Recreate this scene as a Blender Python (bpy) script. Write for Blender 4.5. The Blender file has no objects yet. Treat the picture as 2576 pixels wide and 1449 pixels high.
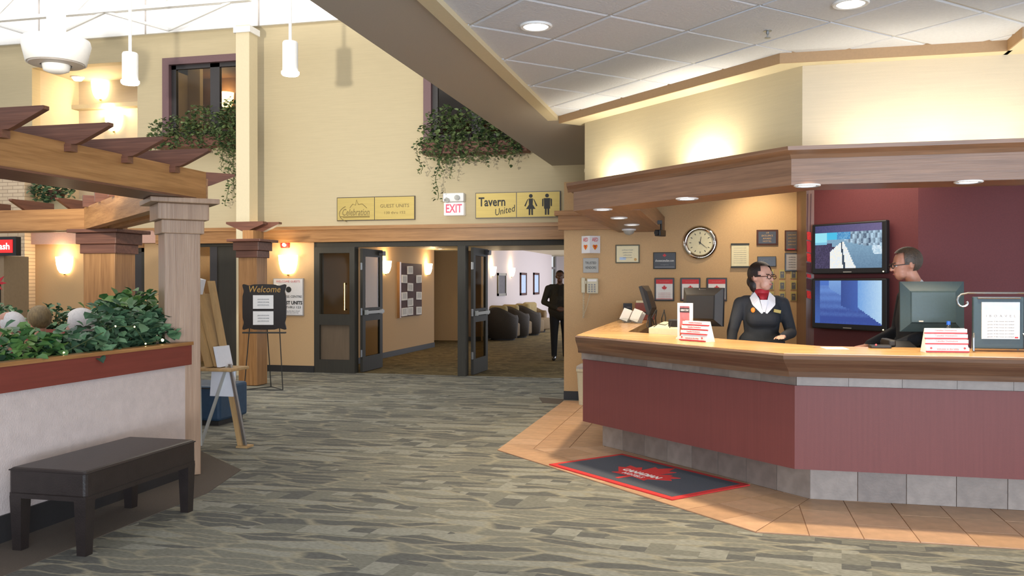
import bpy, bmesh, math, random
import numpy as np
from mathutils import Vector, Matrix
random.seed(7)
PI = math.pi
sc = bpy.context.scene
COL = sc.collection

# ------------------------------------------------------------------ camera
FPX, YAW, PITCH, EYE = 2218.0, math.radians(13.5), math.atan(12.5/2218.0), 1.5
cam_d = bpy.data.cameras.new('camera'); cam = bpy.data.objects.new('camera', cam_d); COL.objects.link(cam)
cam_d.sensor_width = 36.0; cam_d.lens = 36.0*FPX/2576.0; cam_d.clip_start = .05; cam_d.clip_end = 200
cam.location = (0, 0, EYE); cam.rotation_euler = (PI/2-PITCH, 0, YAW)
sc.camera = cam

# ------------------------------------------------------------------ world, exposure
w = bpy.data.worlds.new('world'); sc.world = w; w.use_nodes = True
bg = w.node_tree.nodes['Background']; bg.inputs[0].default_value = (.93, .96, 1.0, 1); bg.inputs[1].default_value = 0.8
sc.view_settings.view_transform = 'Standard'; sc.view_settings.look = 'None'
sc.view_settings.exposure = 0.0; sc.view_settings.gamma = 1.0; sc.view_settings.use_curve_mapping = False
sc.cycles.use_denoising = True
sc.cycles.max_bounces = 6; sc.cycles.diffuse_bounces = 3; sc.cycles.sample_clamp_indirect = 4.0

def lin(c): c /= 255.0; return c/12.92 if c <= .04045 else ((c+.055)/1.055)**2.4
def rgb(r, g, b): return (lin(r), lin(g), lin(b), 1)
def lamp(name, kind, loc, energy, col=(1, 1, 1), target=None, **kw):
    d = bpy.data.lights.new(name, kind); o = bpy.data.objects.new(name, d); COL.objects.link(o)
    o.location = loc; d.energy = energy; d.color = col[:3]
    for k, v in kw.items(): setattr(d, k, v)
    if target is not None: o.rotation_euler = (Vector(target)-Vector(loc)).to_track_quat('-Z', 'Y').to_euler()
    return o
WARM = (1.0, .74, .42); WARM2 = (1.0, .84, .58); DAY = (.70, .83, 1.0)
# daylight through the glazed entrance, behind and to the right of the camera
lamp('entrance_daylight', 'AREA', (4.2, -5.0, 1.9), 620, DAY, (-1.2, 8.0, 1.2), shape='RECTANGLE', size=6, size_y=2.8)
# daylight through the atrium roof glazing
lamp('skylight_daylight', 'AREA', (-9.0, 7.5, 6.9), 200, (1, .97, .94), (-9.0, 7.5, 0), shape='RECTANGLE', size=10, size_y=9)
# lobby and corridor lighting, added fills among it
# added fill that brightens the white upper part of the back wall
lamp('upper_wall_fill', 'AREA', (-9.0, 11.6, 7.0), 80, (1, .98, .96), (-9.0, 13.6, 6.9), shape='RECTANGLE', size=10, size_y=.5, spread=math.radians(75))
# cool fill added low near the entrance to brighten the ceiling
lamp('ceiling_fill', 'AREA', (1.8, -4.5, .4), 600, (.76, .86, 1.0), (.2, 5.0, 3.35), shape='RECTANGLE', size=6, size_y=1.0)
lamp('desk_fill', 'AREA', (1.0, 9.0, 2.68), 26, (1, .86, .7), (1.0, 9.0, 0), shape='RECTANGLE', size=1.6, size_y=1.2)  # downward fill added over the desk to lift the figures behind it
lamp('wall_washer', 'SPOT', (.35, 10.5, 2.66), 40, WARM2, (.5, 11.2, 1.9), spot_size=math.radians(110), spot_blend=.8, shadow_soft_size=.05)
lamp('lobby_ceiling_glow', 'AREA', (-.2, 3.5, 3.2), 40, (1, .93, .82), (-.2, 3.5, 0), shape='RECTANGLE', size=3, size_y=5)
lamp('corridor_light', 'AREA', (-5.0, 17.0, 2.2), 9, WARM, (-5.0, 17, 0), shape='RECTANGLE', size=2.0, size_y=4)
lamp('lounge_daylight', 'AREA', (-2.3, 28.0, 1.6), 260, (.82, .86, 1.0), (-6.1, 27.5, 1.3), shape='RECTANGLE', size=9, size_y=1.8, specular_factor=.05)
lamp('lounge_left_light', 'AREA', (-7.2, 5.5, 2.9), 40, WARM2, (-8.5, 13, 1.2), shape='RECTANGLE', size=2, size_y=2)  # warm area lamp over the seating, aimed at the rear wall
lamp('upstairs_fill', 'AREA', (-8.5, 15.2, 5.7), 30, WARM2, (-8.5, 15.2, 0), shape='RECTANGLE', size=2.5, size_y=1.2)  # area fill added so the upper window panes look brighter
lamp('floor_glint', 'SPOT', (-4.6, 3.2, 3.0), 2300, (1, .95, .85), (-6.9, 13.6, 4.9), spot_size=math.radians(58), spot_blend=.8, shadow_soft_size=.12)

# ------------------------------------------------------------------ materials
MATS = {}
def _new(name):
    m = bpy.data.materials.new(name); m.use_nodes = True
    return m, m.node_tree, m.node_tree.nodes['Principled BSDF']
def mat(name, col, rough=.6, metal=0, noise=None, bump=None, emit=0, spec=.5, alpha=1, trans=0, coat=0):
    m, nt, p = _new(name); N, L = nt.nodes, nt.links
    p.inputs['Base Color'].default_value = col; p.inputs['Roughness'].default_value = rough
    p.inputs['Metallic'].default_value = metal; p.inputs['Specular IOR Level'].default_value = spec
    p.inputs['Alpha'].default_value = alpha; p.inputs['Transmission Weight'].default_value = trans
    p.inputs['Coat Weight'].default_value = coat
    if emit: p.inputs['Emission Color'].default_value = col; p.inputs['Emission Strength'].default_value = emit
    if noise or bump:
        tc = N.new('ShaderNodeTexCoord')
    if noise:
        sx, amt = noise[0], noise[1]
        nz = N.new('ShaderNodeTexNoise'); nz.inputs['Scale'].default_value = 1; nz.inputs['Detail'].default_value = 4
        mp = N.new('ShaderNodeMapping'); mp.inputs['Scale'].default_value = sx if isinstance(sx, tuple) else (sx, sx, sx)
        L.new(tc.outputs['Object'], mp.inputs[0]); L.new(mp.outputs[0], nz.inputs['Vector'])
        mx = N.new('ShaderNodeMix'); mx.data_type = 'RGBA'
        lo = tuple(max(0, c*(1-amt)) for c in col[:3])+(1,); hi = tuple(min(1, c*(1+amt)) for c in col[:3])+(1,)
        mx.inputs['A'].default_value = lo; mx.inputs['B'].default_value = hi
        rp = N.new('ShaderNodeMapRange'); rp.inputs['From Min'].default_value = .3; rp.inputs['From Max'].default_value = .7
        L.new(nz.outputs['Fac'], rp.inputs[0]); L.new(rp.outputs[0], mx.inputs['Factor']); L.new(mx.outputs['Result'], p.inputs['Base Color'])
    if bump:
        nb = N.new('ShaderNodeTexNoise'); nb.inputs['Scale'].default_value = bump[0]; nb.inputs['Detail'].default_value = 3
        L.new(tc.outputs['Object'], nb.inputs['Vector'])
        bp = N.new('ShaderNodeBump'); bp.inputs['Strength'].default_value = bump[1]; bp.inputs['Distance'].default_value = .01
        L.new(nb.outputs['Fac'], bp.inputs['Height']); L.new(bp.outputs[0], p.inputs['Normal'])
    MATS[name] = m; return m
def wood(name, c1, c2, axis, rough=.35, rot=0):
    """oak: stretched noise and cathedral bands; axis = direction of the grain"""
    m, nt, p = _new(name); N, L = nt.nodes, nt.links
    tc = N.new('ShaderNodeTexCoord'); mp = N.new('ShaderNodeMapping'); mp0 = N.new('ShaderNodeMapping')
    mp0.inputs['Rotation'].default_value = (0, 0, rot)
    s = [26, 26, 26]; s[axis] = 1.1; mp.inputs['Scale'].default_value = s
    L.new(tc.outputs['Object'], mp0.inputs[0]); L.new(mp0.outputs[0], mp.inputs[0])
    n1 = N.new('ShaderNodeTexNoise'); n1.inputs['Scale'].default_value = 1; n1.inputs['Detail'].default_value = 6; n1.inputs['Distortion'].default_value = .6
    L.new(mp.outputs[0], n1.inputs['Vector'])
    n2 = N.new('ShaderNodeTexNoise'); n2.inputs['Scale'].default_value = 4.5; n2.inputs['Detail'].default_value = 3
    L.new(mp.outputs[0], n2.inputs['Vector'])
    ad = N.new('ShaderNodeMath'); ad.operation = 'MULTIPLY_ADD'; ad.inputs[1].default_value = .45
    L.new(n2.outputs['Fac'], ad.inputs[0]); L.new(n1.outputs['Fac'], ad.inputs[2])
    r = N.new('ShaderNodeValToRGB'); r.color_ramp.elements[0].position = .5; r.color_ramp.elements[1].position = .95
    r.color_ramp.elements[0].color = c1; r.color_ramp.elements[1].color = c2
    L.new(ad.outputs[0], r.inputs[0]); L.new(r.outputs[0], p.inputs['Base Color'])
    p.inputs['Roughness'].default_value = rough
    bp = N.new('ShaderNodeBump'); bp.inputs['Strength'].default_value = .12; bp.inputs['Distance'].default_value = .005
    L.new(n2.outputs['Fac'], bp.inputs['Height']); L.new(bp.outputs[0], p.inputs['Normal'])
    MATS[name] = m; return m
OAK1, OAK2 = rgb(140, 96, 54), rgb(180, 132, 82)
RED1, RED2 = rgb(88, 54, 42), rgb(120, 78, 60)
for ax, nm in ((0, 'x'), (1, 'y'), (2, 'z')):
    wood('oak_'+nm, OAK1, OAK2, ax); wood('rosewood_'+nm, RED1, RED2, ax)
    wood('desk_oak_'+nm, rgb(112, 80, 58), rgb(146, 108, 80), ax, .4)
wood('nosing_oak_diag', rgb(92, 66, 50), rgb(122, 90, 68), 0, .4, PI/4); wood('nosing_oak_x', rgb(92, 66, 50), rgb(122, 90, 68), 0, .4)
wood('desk_oak_diag', rgb(112, 80, 58), rgb(146, 108, 80), 0, .4, PI/4)
wood('top_oak_x', rgb(186, 138, 84), rgb(222, 178, 122), 0, .22); wood('top_oak_y', rgb(186, 138, 84), rgb(222, 178, 122), 1, .22)
wood('column_oak', rgb(142, 112, 88), rgb(170, 140, 114), 2, .3); wood('oak_diag', OAK1, OAK2, 0, .35, PI/4); wood('rosewood_diag', RED1, RED2, 0, .35, -PI/4)
mat('tan_wall', rgb(194, 178, 143), .8, noise=((3, 3, 60), .03), bump=(160, .15))
mat('peach_wall', rgb(198, 162, 118), .8, noise=(90, .05), bump=(160, .12))
mat('cream_wall', rgb(204, 188, 162), .75, noise=((3, 3, 70), .03), bump=(160, .12))
mat('trim_shade', rgb(168, 134, 96), .6, noise=(60, .04))  # cream border darkened in its colour for the shade on its backlit front
mat('bulkhead_paint', rgb(176, 167, 154), .8, noise=(80, .03), bump=(120, .1))
mat('lavender_wall', rgb(200, 188, 186), .8, noise=(60, .03), bump=(120, .1))
mat('brown_wall', rgb(110, 84, 58), .7, noise=(60, .05))
mat('daylit_beam', rgb(200, 158, 140), .7, noise=(40, .04))
mat('white_paint', rgb(244, 242, 238), .6, noise=(30, .02))
mat('cream_paint', rgb(220, 205, 170), .5, noise=(30, .02))
mat('half_wall_vinyl', rgb(204, 188, 181), .75, noise=(14, .06), bump=(90, .25))
mat('maroon_laminate', rgb(114, 62, 58), .5, noise=((60, 60, 2), .05), bump=(200, .05), spec=.3)
mat('maroon_wall', rgb(104, 48, 50), .7, noise=(70, .06), bump=(150, .15))
mat('red_trim', rgb(124, 60, 50), .35, noise=((40, 2, 40), .08))
mat('ceiling_tile', rgb(212, 213, 218), .9, noise=((40, 40, 40), .03), bump=(70, .5))
mat('ceiling_grid', rgb(190, 186, 182), .6, noise=(40, .02))
mat('grout', rgb(150, 112, 84), .9, noise=(40, .1))
for i, cc in enumerate(((196, 156, 120), (188, 148, 114), (202, 162, 128))):
    mat('floor_tile_%d' % i, rgb(*cc), .45, noise=(11, .12), bump=(60, .08))
for i, cc in enumerate(((138, 124, 113), (128, 114, 104), (146, 132, 121))):
    mat('wall_tile_%d' % i, rgb(*cc), .45, noise=(13, .14), bump=(60, .08))
mat('border_carpet', rgb(92, 82, 72), .95, noise=(200, .12), bump=(300, .4))
mat('dark_base', rgb(44, 42, 42), .5, noise=(40, .08))
mat('black_leather', rgb(40, 33, 31), .38, noise=(14, .15), bump=(120, .12))
mat('black_plastic', rgb(30, 30, 32), .4, noise=(40, .08)); mat('grey_plastic', rgb(70, 78, 84), .45, noise=(40, .06))
mat('teal_plastic', rgb(44, 64, 72), .5, noise=(60, .06)); mat('beige_plastic', rgb(206, 196, 168), .5, noise=(40, .04))
mat('silver_plastic', rgb(170, 168, 160), .4, noise=(40, .04))
mat('door_brown', rgb(52, 48, 39), .6, noise=((30, 30, 3), .1)); mat('door_panel', rgb(106, 88, 68), .55, noise=((30, 30, 3), .08))
mat('brass', rgb(188, 166, 98), .5, metal=.45, noise=((2, 2, 90), .06)); mat('polished_brass', rgb(214, 180, 104), .2, metal=1, noise=(40, .05))
mat('chrome', rgb(220, 214, 206), .08, metal=1, noise=(6, .04)); mat('steel', rgb(180, 184, 188), .3, metal=1, noise=(40, .05))
mat('ink', rgb(40, 40, 38), .6, noise=(50, .05)); mat('gold_ink', rgb(196, 150, 76), .4, noise=(50, .05))
mat('engraving', rgb(118, 100, 54), .5, noise=(50, .05)); mat('grey_ink', rgb(140, 140, 142), .7, noise=(50, .05))
mat('white_ink', rgb(240, 236, 230), .6, noise=(50, .02)); mat('red_ink', rgb(206, 44, 48), .5, noise=(50, .05))
mat('orange_ink', rgb(232, 140, 40), .5, noise=(50, .05)); mat('pale_red_ink', rgb(214, 120, 116), .6, noise=(50, .05))
mat('paper', rgb(236, 232, 228), .8, noise=(40, .02)); mat('cream_paper', rgb(228, 216, 178), .8, noise=(30, .03))
mat('sign_white', rgb(232, 228, 226), .5, noise=(40, .02)); mat('sign_grey', rgb(170, 162, 156), .4, noise=(40, .04))
mat('plaque_black', rgb(38, 34, 34), .3, noise=(40, .1)); mat('plaque_dark', rgb(72, 62, 52), .35, noise=(40, .1))
mat('frame_wood', rgb(74, 40, 32), .75, noise=((20, 20, 20), .1)); mat('frame_olive', rgb(92, 84, 58), .4, noise=(40, .1))
mat('purple_frame', rgb(112, 84, 86), .5, noise=(40, .05)); mat('window_dark', rgb(58, 54, 54), .45, noise=(40, .05))
mat('blue_vinyl', rgb(44, 70, 96), .5, noise=(20, .1), bump=(120, .1)); mat('blue_cap', rgb(30, 90, 190), .4, noise=(40, .05))
mat('mat_grey', rgb(74, 78, 88), .95, noise=(120, .12), bump=(300, .4)); mat('mat_red', rgb(206, 50, 48), .9, noise=(120, .08), bump=(300, .3))
mat('pale_wood', rgb(176, 142, 96), .5, noise=((40, 40, 3), .1)); mat('board_white', rgb(222, 222, 226), .5, noise=(30, .02))
mat('soil', rgb(58, 44, 34), .95, noise=(60, .3)); mat('stem_green', rgb(70, 84, 44), .7, noise=(40, .2))
mat('terracotta', rgb(112, 74, 60), .7, noise=(30, .1)); mat('red_vinyl', rgb(130, 44, 52), .5, noise=(20, .1))
mat('wicker', rgb(116, 96, 68), .8, noise=(60, .2), bump=(80, .5)); mat('dark_wicker', rgb(52, 44, 36), .8, noise=(60, .2), bump=(80, .5))
mat('cushion', rgb(150, 132, 90), .9, noise=(30, .1))
mat('lamp_glass', (1, .84, .55, 1), .4, noise=(5, .02), emit=9); mat('lamp_white', (1, .97, .9, 1), .4, noise=(5, .02), emit=7)
mat('fairy_bulb', (1, .85, .4, 1), .3, emit=8, noise=(5, .02)); mat('led_red', (1, .05, .05, 1), .3, emit=4, noise=(5, .02))
mat('cash_red', (1, .02, .02, 1), .4, emit=.9, noise=(5, .02)); mat('cash_white', (1, .9, .85, 1), .4, emit=1.3, noise=(5, .02))
mat('exit_face', rgb(240, 236, 230), .4, emit=.25, noise=(5, .02)); mat('exit_red', (.95, .06, .12, 1), .4, emit=.5, noise=(5, .02))
mat('skin', rgb(206, 158, 138), .5, noise=(50, .05)); mat('skin_warm', rgb(196, 140, 116), .5, noise=(50, .05)); mat('skin_dark', rgb(104, 70, 54), .5, noise=(50, .05))
mat('navy_jacket', rgb(34, 38, 46), .8, noise=(150, .15), bump=(200, .2)); mat('black_trousers', rgb(26, 26, 30), .85, noise=(150, .15))
mat('olive_jacket', rgb(50, 44, 34), .85, noise=(100, .15)); mat('white_shirt', rgb(232, 230, 236), .7, noise=(60, .03))
mat('scarf_red', rgb(170, 30, 44), .6, noise=(30, .1)); mat('dark_hair', rgb(30, 24, 26), .45, noise=((90, 90, 20), .3), bump=(120, .4))
mat('brown_hair', rgb(74, 62, 52), .5, noise=((90, 90, 20), .3), bump=(120, .4)); mat('light_brown_hair', rgb(118, 98, 66), .6, noise=((60, 60, 20), .3), bump=(120, .4))
mat('white_hair', rgb(222, 214, 210), .7, noise=((60, 60, 20), .08), bump=(120, .4)); mat('eye_white', rgb(230, 226, 222), .3, noise=(40, .02)); mat('lip', rgb(176, 100, 96), .5, noise=(40, .05))
mat('plum_sweater', rgb(120, 50, 64), .9, noise=(60, .1)); mat('tan_sweater', rgb(150, 120, 84), .9, noise=(60, .1)); mat('green_sweater', rgb(40, 96, 64), .9, noise=(60, .1))
mat('poster_pink', rgb(206, 120, 124), .6, noise=(18, .25)); mat('poster_brown', rgb(150, 96, 66), .6, noise=(18, .25)); mat('poster_dark', rgb(62, 52, 56), .6, noise=(14, .3))
mat('poster_blue', rgb(176, 196, 222), .6, noise=(18, .08))
mat('atm_panel', rgb(150, 128, 100), .7, noise=(20, .05)); mat('alarm_red', rgb(200, 40, 40), .4, noise=(30, .05))
mat('ribbon_red', rgb(190, 36, 36), .7, noise=(60, .2)); mat('ribbon_black', rgb(60, 24, 36), .7, noise=(60, .2))
def glass(name, col, rough, amount):
    """see-through pane: clear mixed with a mirror sheen"""
    m, nt, p = _new(name); N, L = nt.nodes, nt.links
    out = N['Material Output']; t = N.new('ShaderNodeBsdfTransparent'); g = N.new('ShaderNodeBsdfGlossy'); mx = N.new('ShaderNodeMixShader')
    t.inputs[0].default_value = col; g.inputs['Roughness'].default_value = rough
    mx.inputs[0].default_value = amount
    L.new(t.outputs[0], mx.inputs[1]); L.new(g.outputs[0], mx.inputs[2]); L.new(mx.outputs[0], out.inputs[0]); N.remove(p)
    MATS[name] = m
glass('tinted_glass', (.62, .56, .44, 1), .08, .035); glass('clear_glass', (.9, .92, .92, 1), .03, .08); glass('bottle_plastic', (.8, .86, .9, 1), .05, .15)

def leafmat(name, c1, c2):
    m, nt, p = _new(name); N, L = nt.nodes, nt.links
    g = N.new('ShaderNodeNewGeometry'); r = N.new('ShaderNodeValToRGB')
    r.color_ramp.elements[0].color = c1; r.color_ramp.elements[1].color = c2
    L.new(g.outputs['Random Per Island'], r.inputs[0]); L.new(r.outputs[0], p.inputs['Base Color'])
    p.inputs['Roughness'].default_value = .45; MATS[name] = m
leafmat('leaf_dark', rgb(42, 70, 52), rgb(110, 146, 106)); leafmat('leaf_bright', rgb(34, 84, 50), rgb(118, 152, 78)); leafmat('ivy', rgb(38, 58, 36), rgb(112, 128, 80))

def carpet(name, dark, mid, light, line, s=1.0):
    m, nt, p = _new(name); N, L = nt.nodes, nt.links
    geo = N.new('ShaderNodeNewGeometry')
    nz = N.new('ShaderNodeTexNoise'); nz.inputs['Scale'].default_value = 1.6*s; nz.inputs['Detail'].default_value = 2
    L.new(geo.outputs['Position'], nz.inputs['Vector'])
    add = N.new('ShaderNodeVectorMath'); add.operation = 'MULTIPLY_ADD'; add.inputs[1].default_value = (.25, .22, 0)
    L.new(nz.outputs['Color'], add.inputs[0]); L.new(geo.outputs['Position'], add.inputs[2])
    mp = N.new('ShaderNodeMapping'); mp.inputs['Scale'].default_value = (1.75*s, 8.5*s, 1)
    L.new(add.outputs[0], mp.inputs[0])
    v1 = N.new('ShaderNodeTexVoronoi'); v1.voronoi_dimensions = '2D'; v1.feature = 'F1'; v1.inputs['Scale'].default_value = 1
    v2 = N.new('ShaderNodeTexVoronoi'); v2.voronoi_dimensions = '2D'; v2.feature = 'DISTANCE_TO_EDGE'; v2.inputs['Scale'].default_value = 1
    L.new(mp.outputs[0], v1.inputs['Vector']); L.new(mp.outputs[0], v2.inputs['Vector'])
    r1 = N.new('ShaderNodeValToRGB'); cr = r1.color_ramp; cr.interpolation = 'CONSTANT'
    cr.elements[0].position = 0; cr.elements[0].color = dark; cr.elements[1].position = .36; cr.elements[1].color = mid
    e = cr.elements.new(.78); e.color = light
    sep = N.new('ShaderNodeSeparateColor'); L.new(v1.outputs['Color'], sep.inputs[0]); L.new(sep.outputs[0], r1.inputs[0])
    # thin pale lines between the lens shapes
    lr = N.new('ShaderNodeMapRange'); lr.inputs['From Min'].default_value = .02; lr.inputs['From Max'].default_value = .12
    lr.inputs['To Min'].default_value = .9; lr.inputs['To Max'].default_value = 0
    L.new(v2.outputs['Distance'], lr.inputs[0])
    m1 = N.new('ShaderNodeMix'); m1.data_type = 'RGBA'; m1.inputs['B'].default_value = line
    L.new(lr.outputs[0], m1.inputs['Factor']); L.new(r1.outputs[0], m1.inputs['A'])
    # loose patches of small squares
    mp2 = N.new('ShaderNodeMapping'); mp2.inputs['Scale'].default_value = (5.2*s, 8*s, 1); mp2.inputs['Rotation'].default_value = (0, 0, .08)
    L.new(geo.outputs['Position'], mp2.inputs[0])
    fl = N.new('ShaderNodeVectorMath'); fl.operation = 'FLOOR'; L.new(mp2.outputs[0], fl.inputs[0])
    wn = N.new('ShaderNodeTexWhiteNoise'); wn.noise_dimensions = '2D'; L.new(fl.outputs[0], wn.inputs['Vector'])
    r2 = N.new('ShaderNodeValToRGB'); c2 = r2.color_ramp; c2.interpolation = 'CONSTANT'
    c2.elements[0].position = 0; c2.elements[0].color = dark; c2.elements[1].position = .25; c2.elements[1].color = mid
    e = c2.elements.new(.7); e.color = light
    L.new(wn.outputs['Value'], r2.inputs[0])
    nm = N.new('ShaderNodeTexNoise'); nm.inputs['Scale'].default_value = 1.0*s; nm.inputs['Detail'].default_value = 1
    mpn = N.new('ShaderNodeMapping'); mpn.inputs['Scale'].default_value = (.7, 2.4, 1); L.new(geo.outputs['Position'], mpn.inputs[0]); L.new(mpn.outputs[0], nm.inputs['Vector'])
    th = N.new('ShaderNodeMath'); th.operation = 'GREATER_THAN'; th.inputs[1].default_value = .57; L.new(nm.outputs['Fac'], th.inputs[0])
    m2 = N.new('ShaderNodeMix'); m2.data_type = 'RGBA'
    L.new(th.outputs[0], m2.inputs['Factor']); L.new(m1.outputs['Result'], m2.inputs['A']); L.new(r2.outputs[0], m2.inputs['B'])
    # woven fleck
    nf = N.new('ShaderNodeTexNoise'); nf.inputs['Scale'].default_value = 1; nf.inputs['Detail'].default_value = 2
    mpf = N.new('ShaderNodeMapping'); mpf.inputs['Scale'].default_value = (28, 110, 1); L.new(geo.outputs['Position'], mpf.inputs[0]); L.new(mpf.outputs[0], nf.inputs['Vector'])
    mf = N.new('ShaderNodeMix'); mf.data_type = 'RGBA'; mf.blend_type = 'MULTIPLY'; mf.inputs['Factor'].default_value = 1
    rf = N.new('ShaderNodeMapRange'); rf.inputs['From Min'].default_value = .3; rf.inputs['From Max'].default_value = .7; rf.inputs['To Min'].default_value = .74; rf.inputs['To Max'].default_value = 1.2
    L.new(nf.outputs['Fac'], rf.inputs[0]); L.new(rf.outputs[0], mf.inputs['B']); L.new(m2.outputs['Result'], mf.inputs['A'])
    L.new(mf.outputs['Result'], p.inputs['Base Color']); p.inputs['Roughness'].default_value = .95; p.inputs['Specular IOR Level'].default_value = .15
    MATS[name] = m
carpet('lobby_carpet', rgb(98, 98, 94), rgb(121, 120, 110), rgb(142, 141, 130), rgb(147, 142, 124), 1.3)
carpet('corridor_carpet', rgb(84, 74, 50), rgb(108, 94, 64), rgb(128, 112, 76), rgb(132, 116, 82), 1.9)
def brickmat(name):
    m, nt, p = _new(name); N, L = nt.nodes, nt.links
    tc = N.new('ShaderNodeTexCoord'); mp = N.new('ShaderNodeMapping'); mp.inputs['Rotation'].default_value = (PI/2, 0, 0)
    b = N.new('ShaderNodeTexBrick'); b.inputs['Scale'].default_value = 1; b.inputs['Brick Width'].default_value = .22; b.inputs['Row Height'].default_value = .065; b.inputs['Mortar Size'].default_value = .006
    b.inputs['Color1'].default_value = rgb(226, 202, 170); b.inputs['Color2'].default_value = rgb(214, 188, 156); b.inputs['Mortar'].default_value = rgb(176, 150, 124)
    L.new(tc.outputs['Object'], mp.inputs[0]); L.new(mp.outputs[0], b.inputs['Vector']); L.new(b.outputs[0], p.inputs['Base Color'])
    p.inputs['Roughness'].default_value = .85; MATS[name] = m
brickmat('cream_brick')
def screenmat(name, kind):
    """lit picture on a television: a flat image given off by the screen itself"""
    m, nt, p = _new(name); N, L = nt.nodes, nt.links
    at = N.new('ShaderNodeAttribute'); at.attribute_name = 'shade'
    L.new(at.outputs['Color'], p.inputs['Emission Color']); p.inputs['Emission Strength'].default_value = 1.0
    p.inputs['Base Color'].default_value = (.01, .01, .012, 1); p.inputs['Roughness'].default_value = .2; MATS[name] = m
screenmat('screen', 0)

# ------------------------------------------------------------------ mesh helpers
WLOC = {}
class MB:
    def __init__(s, T=None): s.v = []; s.f = []; s.T = T or Matrix()
    def add(s, vs, fs):
        n = len(s.v); s.v += [tuple(s.T @ Vector(q)) for q in vs]; s.f += [tuple(i+n for i in f) for f in fs]; return s
    def box(s, x0, y0, z0, x1, y1, z1, R=None, b=0):
        if b:
            return s.bbox(x0, y0, z0, x1, y1, z1, b, R)
        vs = [(x, y, z) for z in (z0, z1) for y in (y0, y1) for x in (x0, x1)]
        if R is not None: vs = [tuple(R @ Vector(q)) for q in vs]
        return s.add(vs, [(0, 2, 3, 1), (4, 5, 7, 6), (0, 1, 5, 4), (2, 6, 7, 3), (0, 4, 6, 2), (1, 3, 7, 5)])
    def bbox(s, x0, y0, z0, x1, y1, z1, b, R=None):
        bm = bmesh.new(); bmesh.ops.create_cube(bm, size=1)
        for v in bm.verts: v.co = Vector(((x0+x1)/2+v.co.x*(x1-x0), (y0+y1)/2+v.co.y*(y1-y0), (z0+z1)/2+v.co.z*(z1-z0)))
        bmesh.ops.bevel(bm, geom=bm.edges[:], offset=b, segments=2, affect='EDGES', profile=.5)
        return s.bm(bm, R)
    def bm(s, bm, R=None):
        bm.verts.index_update()
        vs = [tuple((R @ v.co) if R is not None else v.co) for v in bm.verts]; fs = [tuple(v.index for v in f.verts) for f in bm.faces]
        bm.free(); return s.add(vs, fs)
    def prism(s, poly, z0, z1):
        n = len(poly); vs = [(x, y, z0) for x, y in poly]+[(x, y, z1) for x, y in poly]
        fs = [tuple(range(n-1, -1, -1)), tuple(range(n, 2*n))]+[(i, (i+1) % n, n+(i+1) % n, n+i) for i in range(n)]
        return s.add(vs, fs)
    def vprism(s, poly, y0, y1):
        """outline in x,z pushed along y"""
        n = len(poly); vs = [(x, y0, z) for x, z in poly]+[(x, y1, z) for x, z in poly]
        fs = [tuple(range(n)), tuple(range(2*n-1, n-1, -1))]+[(n+i, n+(i+1) % n, (i+1) % n, i) for i in range(n)]
        return s.add(vs, fs)
    def rings(s, R, closed=True, caps=True):
        n = len(R[0]); vs = [q for r in R for q in r]; fs = []
        for k in range(len(R)-1):
            for i in range(n if closed else n-1):
                j = (i+1) % n; fs.append((k*n+i, k*n+j, (k+1)*n+j, (k+1)*n+i))
        if caps: fs += [tuple(range(n-1, -1, -1)), tuple(range((len(R)-1)*n, len(R)*n))]
        return s.add(vs, fs)
    def tube(s, pts, r, n=8):
        pts = [Vector(q) for q in pts]; R = []
        for k, q in enumerate(pts):
            d = (pts[min(k+1, len(pts)-1)]-pts[max(k-1, 0)]).normalized()
            a = d.orthogonal().normalized() if k == 0 else (a - d*a.dot(d)).normalized()
            b = d.cross(a); rr = r[k] if isinstance(r, (list, tuple)) else r
            R.append([tuple(q+(a*math.cos(t)+b*math.sin(t))*rr) for t in (2*PI*i/n for i in range(n))])
        return s.rings(R)
    def lathe(s, prof, c=(0, 0, 0), n=24, axis='z', a0=0, a1=2*PI, caps=True):
        full = abs(a1-a0-2*PI) < 1e-6; m = n if full else n+1; R = []
        for r, h in prof:
            ring = []
            for i in range(m):
                t = a0+(a1-a0)*i/n; x, y = r*math.cos(t), r*math.sin(t)
                ring.append((c[0]+x, c[1]+y, c[2]+h) if axis == 'z' else (c[0]+x, c[1]+h, c[2]+y) if axis == 'y' else (c[0]+h, c[1]+x, c[2]+y))
            R.append(ring)
        return s.rings(R, closed=full, caps=full and caps)
    def ell(s, c, r, n=16, m=10, R=None, cut=None):
        bm = bmesh.new(); bmesh.ops.create_uvsphere(bm, u_segments=n, v_segments=m, radius=1)
        if cut: bmesh.ops.delete(bm, geom=[f for f in bm.faces if cut(f.calc_center_median())], context='FACES')
        for v in bm.verts:
            q = Vector((v.co.x*r[0], v.co.y*r[1], v.co.z*r[2]))
            if R is not None: q = R @ q
            v.co = q+Vector(c)
        return s.bm(bm)
    def quad(s, a, b, c, d): return s.add([a, b, c, d], [(0, 1, 2, 3)])
    def build(s, name, m, parent=None, smooth=False, loc=None):
        me = bpy.data.meshes.new(name); V = np.array(s.v, float)
        lo, hi = V.min(0), V.max(0)
        c = np.array(loc) if loc is not None else np.array(((lo[0]+hi[0])/2, (lo[1]+hi[1])/2, lo[2] if parent is None else (lo[2]+hi[2])/2))
        me.from_pydata([tuple(q) for q in V-c], [], s.f); me.update()
        o = bpy.data.objects.new(name, me); COL.objects.link(o)
        me.materials.append(MATS[m] if isinstance(m, str) else m)
        if smooth:
            me.polygons.foreach_set('use_smooth', [True]*len(me.polygons))
        place(o, c, parent); return o
def place(o, c, parent):
    c = Vector(c); WLOC[o.name] = c
    if parent is not None: o.parent = parent; o.location = c-WLOC[parent.name]
    else: o.location = c
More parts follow.
